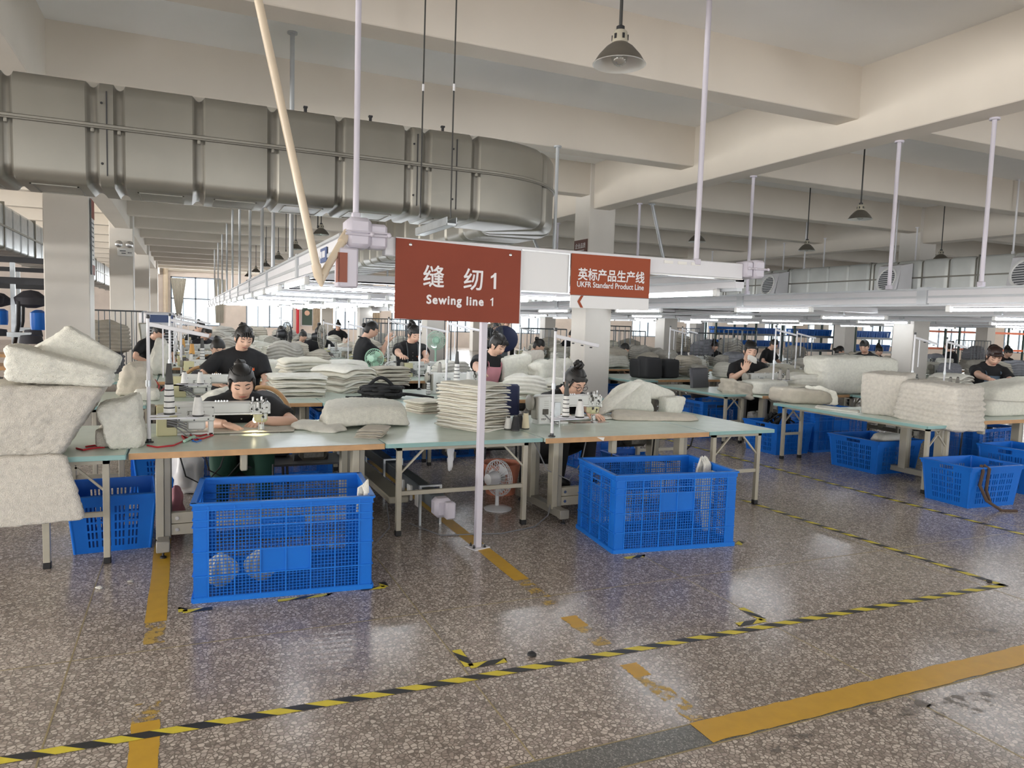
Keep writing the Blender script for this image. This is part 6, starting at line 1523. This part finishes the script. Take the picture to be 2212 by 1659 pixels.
# ================================================================== rows further back
CPL = [lite(table_parts(1.8, 1.5)), lite(aux_parts(1.36, 2.88)), lite(aux_parts(.6, 1.5))]
LST = [lite(stand_parts(.95, 1, ((.14, .2), (.3, .2)))), lite(stand_parts(.9, 1, ((.14, .2), (.3, .2))))]
BUN = []
for k, (w, d, h, m, lay) in enumerate(((.6, .5, .34, 'pad_stone', 6), (.7, .55, .42, 'pad_grey', 7), (.55, .5, .26, 'pad_white', 4), (.75, .6, .5, 'pad_stone', 8), (.5, .45, .3, 'pad_grey', 5), (.65, .5, .36, 'pad', 6), (.6, .5, .4, 'pad_slate', 6), (.7, .5, .3, 'pad_white', 5))): BUN.append((bundle_mb(w, d, h, k+1, m, lay), {'pad_stone': 'beige', 'pad_grey': 'grey', 'pad_white': 'white', 'pad': 'cream', 'pad_slate': 'slate grey'}[m]))
LINES = [(0.0, 'left line'), (8.32, 'line beyond the aisle'), (16.7, 'line past the right column')]
rr = random.Random(11)
near_t = {(0, 0), (1, 0)}
def inview(x, y, z=1.0):
    d = Vector((x, y, z))-EYE; zz = d.dot(FW)
    if zz < 1: return False
    px = W/2+F0*d.dot(RT)/zz
    return -60 < px < W+60
nb = 0
for li, (lx, ln) in enumerate(LINES):
    for k in range(0, (8, 5, 4)[li]):
        Y = 5.64+2.93*k; row = ORD[k]+' row'
        for side, (sx, sn) in enumerate(((-.36, 'left'), (2.83, 'right'))):
            X = lx+sx; TABS.append((X, X+1.8, Y, Y+1.5))
            if not (inview(X, Y) or inview(X+1.8, Y+1.5)): continue
            if li == 2 and k < 1: continue
            if not ((li == 0 and k == 0) or (li == 1 and k == 0 and side == 0)):
                solo('sewing_table', CPL[0], 'wood edged sewing table, %s station, %s, %s' % (sn, row, ln), 'table', (X, Y, 0), 0, 'wood edged sewing tables')
            have = {(0, 0): [0, 1, 2], (0, 1): [0, 1, 2], (1, 0): [1, 2], (1, 1): [0]}.get((li, side), [])
            if k not in have:
                machine(rr.randint(0, 1), X+.25, Y+.75, 'pale sewing machine, %s station, %s, %s' % (sn, row, ln), lit=True)
            if (li == 0 and k > 2) or (li > 0 and k > 2):
                if rr.random() < .75:
                    P = Vector((X+.18, Y+.5, T)); solo('thread_stand', LST[rr.randint(0, 1)], 'thread stand, %s station, %s, %s' % (sn, row, ln), 'thread stand', P, 0, 'thread stands')
                    if k < 7:
                        for q in range(2): cone((CW, CD, CC, CG)[rr.choice((0, 0, 1, 1, 2, 3))], P+Vector((.14+.16*q, 0, .21)), '%s thread cone, %s station, %s, %s' % (['left', 'right'][q], sn, row, ln))
            # heaps of folded work
            n = 0 if (li == 0 and k < 1) or (li == 1 and k == 0) else rr.randint(2, 3)
            if li == 0 and k in (1, 2): n = 1 if side else 0
            for q in range(n):
                mb, tone = BUN[rr.randrange(8)]
                bx, by = X+[1.35, 1.0, 1.5][q]+rr.uniform(-.12, .12), Y+[.4, 1.15, 1.05][q]+rr.uniform(-.1, .1)
                solo('fabric_bundle', mb, '%s fabric bundle, %s of the %s station, %s, %s' % (tone, ['front', 'middle', 'rear'][q], sn, row, ln), 'fabric bundle', (bx, by, T+.002), rr.uniform(-.6, .6), 'folded fabric bundles', rr.uniform(.75, 1.0)); nb += 1
        X = lx+1.452
        if k > 0 and (inview(X, Y+1) or inview(X+1.4, Y+1)) or (li == 1 and k == 0):
            solo('work_table', CPL[1], 'teal edged middle table in the %s of the %s' % (row, ln), 'table', (X, Y, 0), 0, 'teal edged work tables')
            if not (li == 0 and k in (1, 2)) and not (li == 1 and k == 0):
                for q in range(rr.randint(2, 4) if k < 8 else 2):
                    mb, tone = BUN[rr.randrange(8)]
                    solo('fabric_bundle', mb, '%s fabric bundle, %s along the middle table, %s, %s' % (tone, ORD[q], row, ln), 'fabric bundle', (X+.35+.65*(q % 2)+rr.uniform(-.08, .08), Y+.45+1.3*(q//2)+rr.uniform(-.1, .1), T+.002), rr.uniform(-.6, .6), 'folded fabric bundles', rr.uniform(.7, 1.05)); nb += 1
        TABS.append((lx+1.452, lx+2.81, Y, Y+2.88))
        X = lx-.98
        if k > 0 and li < 2 and not (li == 1 and k in (1, 2)) and inview(X, Y):
            solo('work_table', CPL[2], 'narrow teal edged side table in the %s of the %s' % (row, ln), 'table', (X, Y, 0), 0, 'teal edged work tables')
        X = lx+4.588
        if k > 0 and inview(X, Y) and li < 2 and k < 8:
            solo('work_table', CPL[2], 'narrow teal edged table at the right end, %s of the %s' % (row, ln), 'table', (X, Y, 0), 0, 'teal edged work tables')
# beige heaps at the corner tables beyond the aisle
for k, (px, py, i, s) in enumerate(((1335, 792, 3, .9), (1385, 780, 1, .95), (1440, 778, 0, .95), (1500, 775, 5, .9), (1545, 800, 2, .8), (1715, 800, 6, .95), (1760, 795, 6, .8), (1690, 775, 0, .8), (612, 745, 1, 1.15), (655, 752, 4, 1.2), (690, 748, 0, 1.0), (550, 742, 3, 1.1), (490, 742, 1, 1.2), (980, 800, 0, .9), (1230, 770, 4, .9), (2080, 820, 6, .8))):
    P = rest(atz(px, py, T+.002)); mb, tone = BUN[i]
    solo('fabric_bundle', mb, '%s heap of cloth, %s' % (tone, ['just right of the middle column', 'behind the black box beyond the aisle', 'behind the black bags', 'left of the machine with red cords', 'in front of the leather chair back', 'left of the curled foam', 'below the curled foam, rightmost slate one', 'far behind the two grey cones', 'right of the standing woman, tallest', 'below the black fan', 'right of the black fan', 'just left of the standing woman, far', 'behind the left head, tall', 'behind the tall pad stack', 'left of the middle column', 'below the denim apron woman'][k]), 'fabric bundle', P, .3*k, 'folded fabric bundles', s)
# trolleys, racks and the cooler
TP = lite(trolley_parts(1.6, .8, 1.75)); TPs = lite(trolley_parts(1.2, .7, 1.6, n=6))
for k, (px, Y, lab) in enumerate(((1310, 20.4, 'right behind the middle column'), (1362, 21, 'left of the second right column'), (1470, 24.5, 'behind the grey heaps'), (1530, 20.5, 'second past the second column'), (1590, 22, 'left of the tissue woman in the distance'), (1730, 20.3, 'with hanging cloth right of the tissue woman'), (825, 27, 'behind the woman in profile'), (860, 25, 'left of the red sign in the distance'), (925, 24, 'below the red sign in the distance'), (1185, 20, 'left of the middle column with black bags'), (205, 19.5, 'between the two left columns'), (2120, 20.5, 'at far right before the orange racks'))):
    P = aty(px, 740, Y); t = solo('wire_trolley', TP if k % 2 == 0 else TPs, 'grey tubular cage trolley '+lab, 'trolley', (P.x-.6, P.y, 0), rr.uniform(-.1, .1), 'cage trolleys')
    for q in range(2):
        mb, tone = BUN[(k*3+q*5) % 8]; solo('fabric_bundle', mb, '%s cloth load, %s in the cage trolley %s' % (tone, ['lower', 'upper'][q], lab), 'fabric bundle', (P.x+.15, P.y+.4, .2+.52*q), .2*q, 'loads in the cage trolleys', (1.5, 1.42, 1.5))
def rack(x, y, w, d, h, nsh, label, m, beam, rz=0):
    f = MB(); s = MB(); bm_ = MB()
    for xx in (0, w):
        for yy in (0, d): f.span(xx-.04, xx+.04, yy-.04, yy+.04, 0, h, m)
    for k in range(nsh):
        z = .2+(h-.3)*k/(nsh-1); s.span(0, w, 0, d, z, z+.03, 'frame_grey'); bm_.span(0, w, -.04, 0, z-.06, z+.05, beam)
    return thing('shelf_rack', label, 'rack', [('upright', f), ('shelf', s), ('beam', bm_)], (x, y, 0), rz, 'storage racks')
BB = lite(bin_parts(.5, .4, .32, .03)); BB.smooth = 0
for k, (px, Y) in enumerate(((1590, 30), (1650, 30.5), (1760, 27), (1890, 26))):
    P = aty(px, 720, Y); rack(P.x-1.3, Y, 2.6, .8, 2.3, 4, 'storage rack with blue bins, %s from the left in the far right of the hall' % ORD[k], 'rack_green', 'frame_grey')
    for s in range(2):
        for q in range(5): solo('storage_bin', BB, 'blue bin, %s from the left on the %s shelf of the %s far rack' % (ORD[q], ['middle', 'upper'][s], ORD[k]), 'bin', (P.x-1.05+.52*q, Y+.35, [.87, 1.54][s]+.03), 0, 'blue bins on the far racks')
for k, (px, Y) in enumerate(((2040, 27), (2110, 26), (2180, 25))):
    P = aty(px, 700, Y); rack(P.x-1.3, Y, 2.6, .8, 3.0, 4, 'tall rack with orange beams, %s from the left at far right' % ORD[k], 'rack_green', 'orange_metal')
b = MB(); b.span(-.35, .35, -.3, .3, 0, 1.75, 'white_metal', .04); c = MB(); c.span(-.3, .3, -.32, -.3, 1.5, 1.68, 'blue_sign'); g = MB()
for z in np.arange(.5, 1.4, .07): g.span(-.28, .28, -.325, -.3, z, z+.045, 'black_plastic')
thing('air_cooler', 'white standing air cooler with dark grille beside the third left column', 'air cooler', [('cabinet', b), ('display', c), ('grille', g)], (-.62, 20.2, 0), .3)
thing('office_chair', 'beige backed chair in front of the air cooler', 'chair', chair_parts('leg_beige', .7, .7), (-.62, 18.3, 0), 1.2)
# machine racks in the dark part on the left
for k, (x, y) in enumerate(((-3.6, 11.3), (-2.9, 13.2), (-4.6, 13.5), (-3.4, 16.5), (-5.3, 16.5))):
    f = MB()
    for xx in (0, .55, 1.1):
        f.span(xx-.03, xx+.03, -.03, .03, 0, 2.5, 'galvanised'); f.tube([(xx, 0, 1.2), (xx+.1, -.25, 1.5), (xx+.12, -.3, 1.85)], .03, 'dark_metal', 8); f.box((xx+.1, -.2, 1.35), (.3, .08, .07), 'galvanised')
    f.span(-.1, 1.42, -.05, .05, 2.1, 2.2, 'dark_metal'); f.span(-.1, 1.42, -.05, .05, 2.42, 2.5, 'dark_metal')
    h = MB()
    for xx in (.25, .8): h.lathe([(.05, 1.75), (.2, 1.8), (.22, 1.9), (.1, 2.0), (0, 2.02)], 'purple_hat', 14, (xx, -.15, 0)); h.lathe([(.16, 1.22), (.14, 1.34), (0, 1.36)], 'purple_hat', 14, (xx, -.2, 0))
    j = MB()
    for xx in (.15, .75): j.lathe([(.1, 1.42), (.11, 1.5), (.11, 1.68), (.05, 1.72)], 'blue_plastic', 14, (xx+.1, .1, 0))
    tb = MB(); tb.span(-.15, 1.25, -.5, .25, .84, .9, 'edge_wood'); tb.span(-.1, -.04, -.45, .2, 0, .84, 'dark_metal'); tb.span(1.14, 1.42, -.45, .2, 0, .84, 'dark_metal')
    thing('forming_machine', 'dark steel machine station with blue tanks, %s from the front left of the first column' % ORD[k], 'machine', [('frame', f), ('press_head', h), ('tank', j), ('bench', tb)], (x, y, 0), 0, 'steel machine stations')
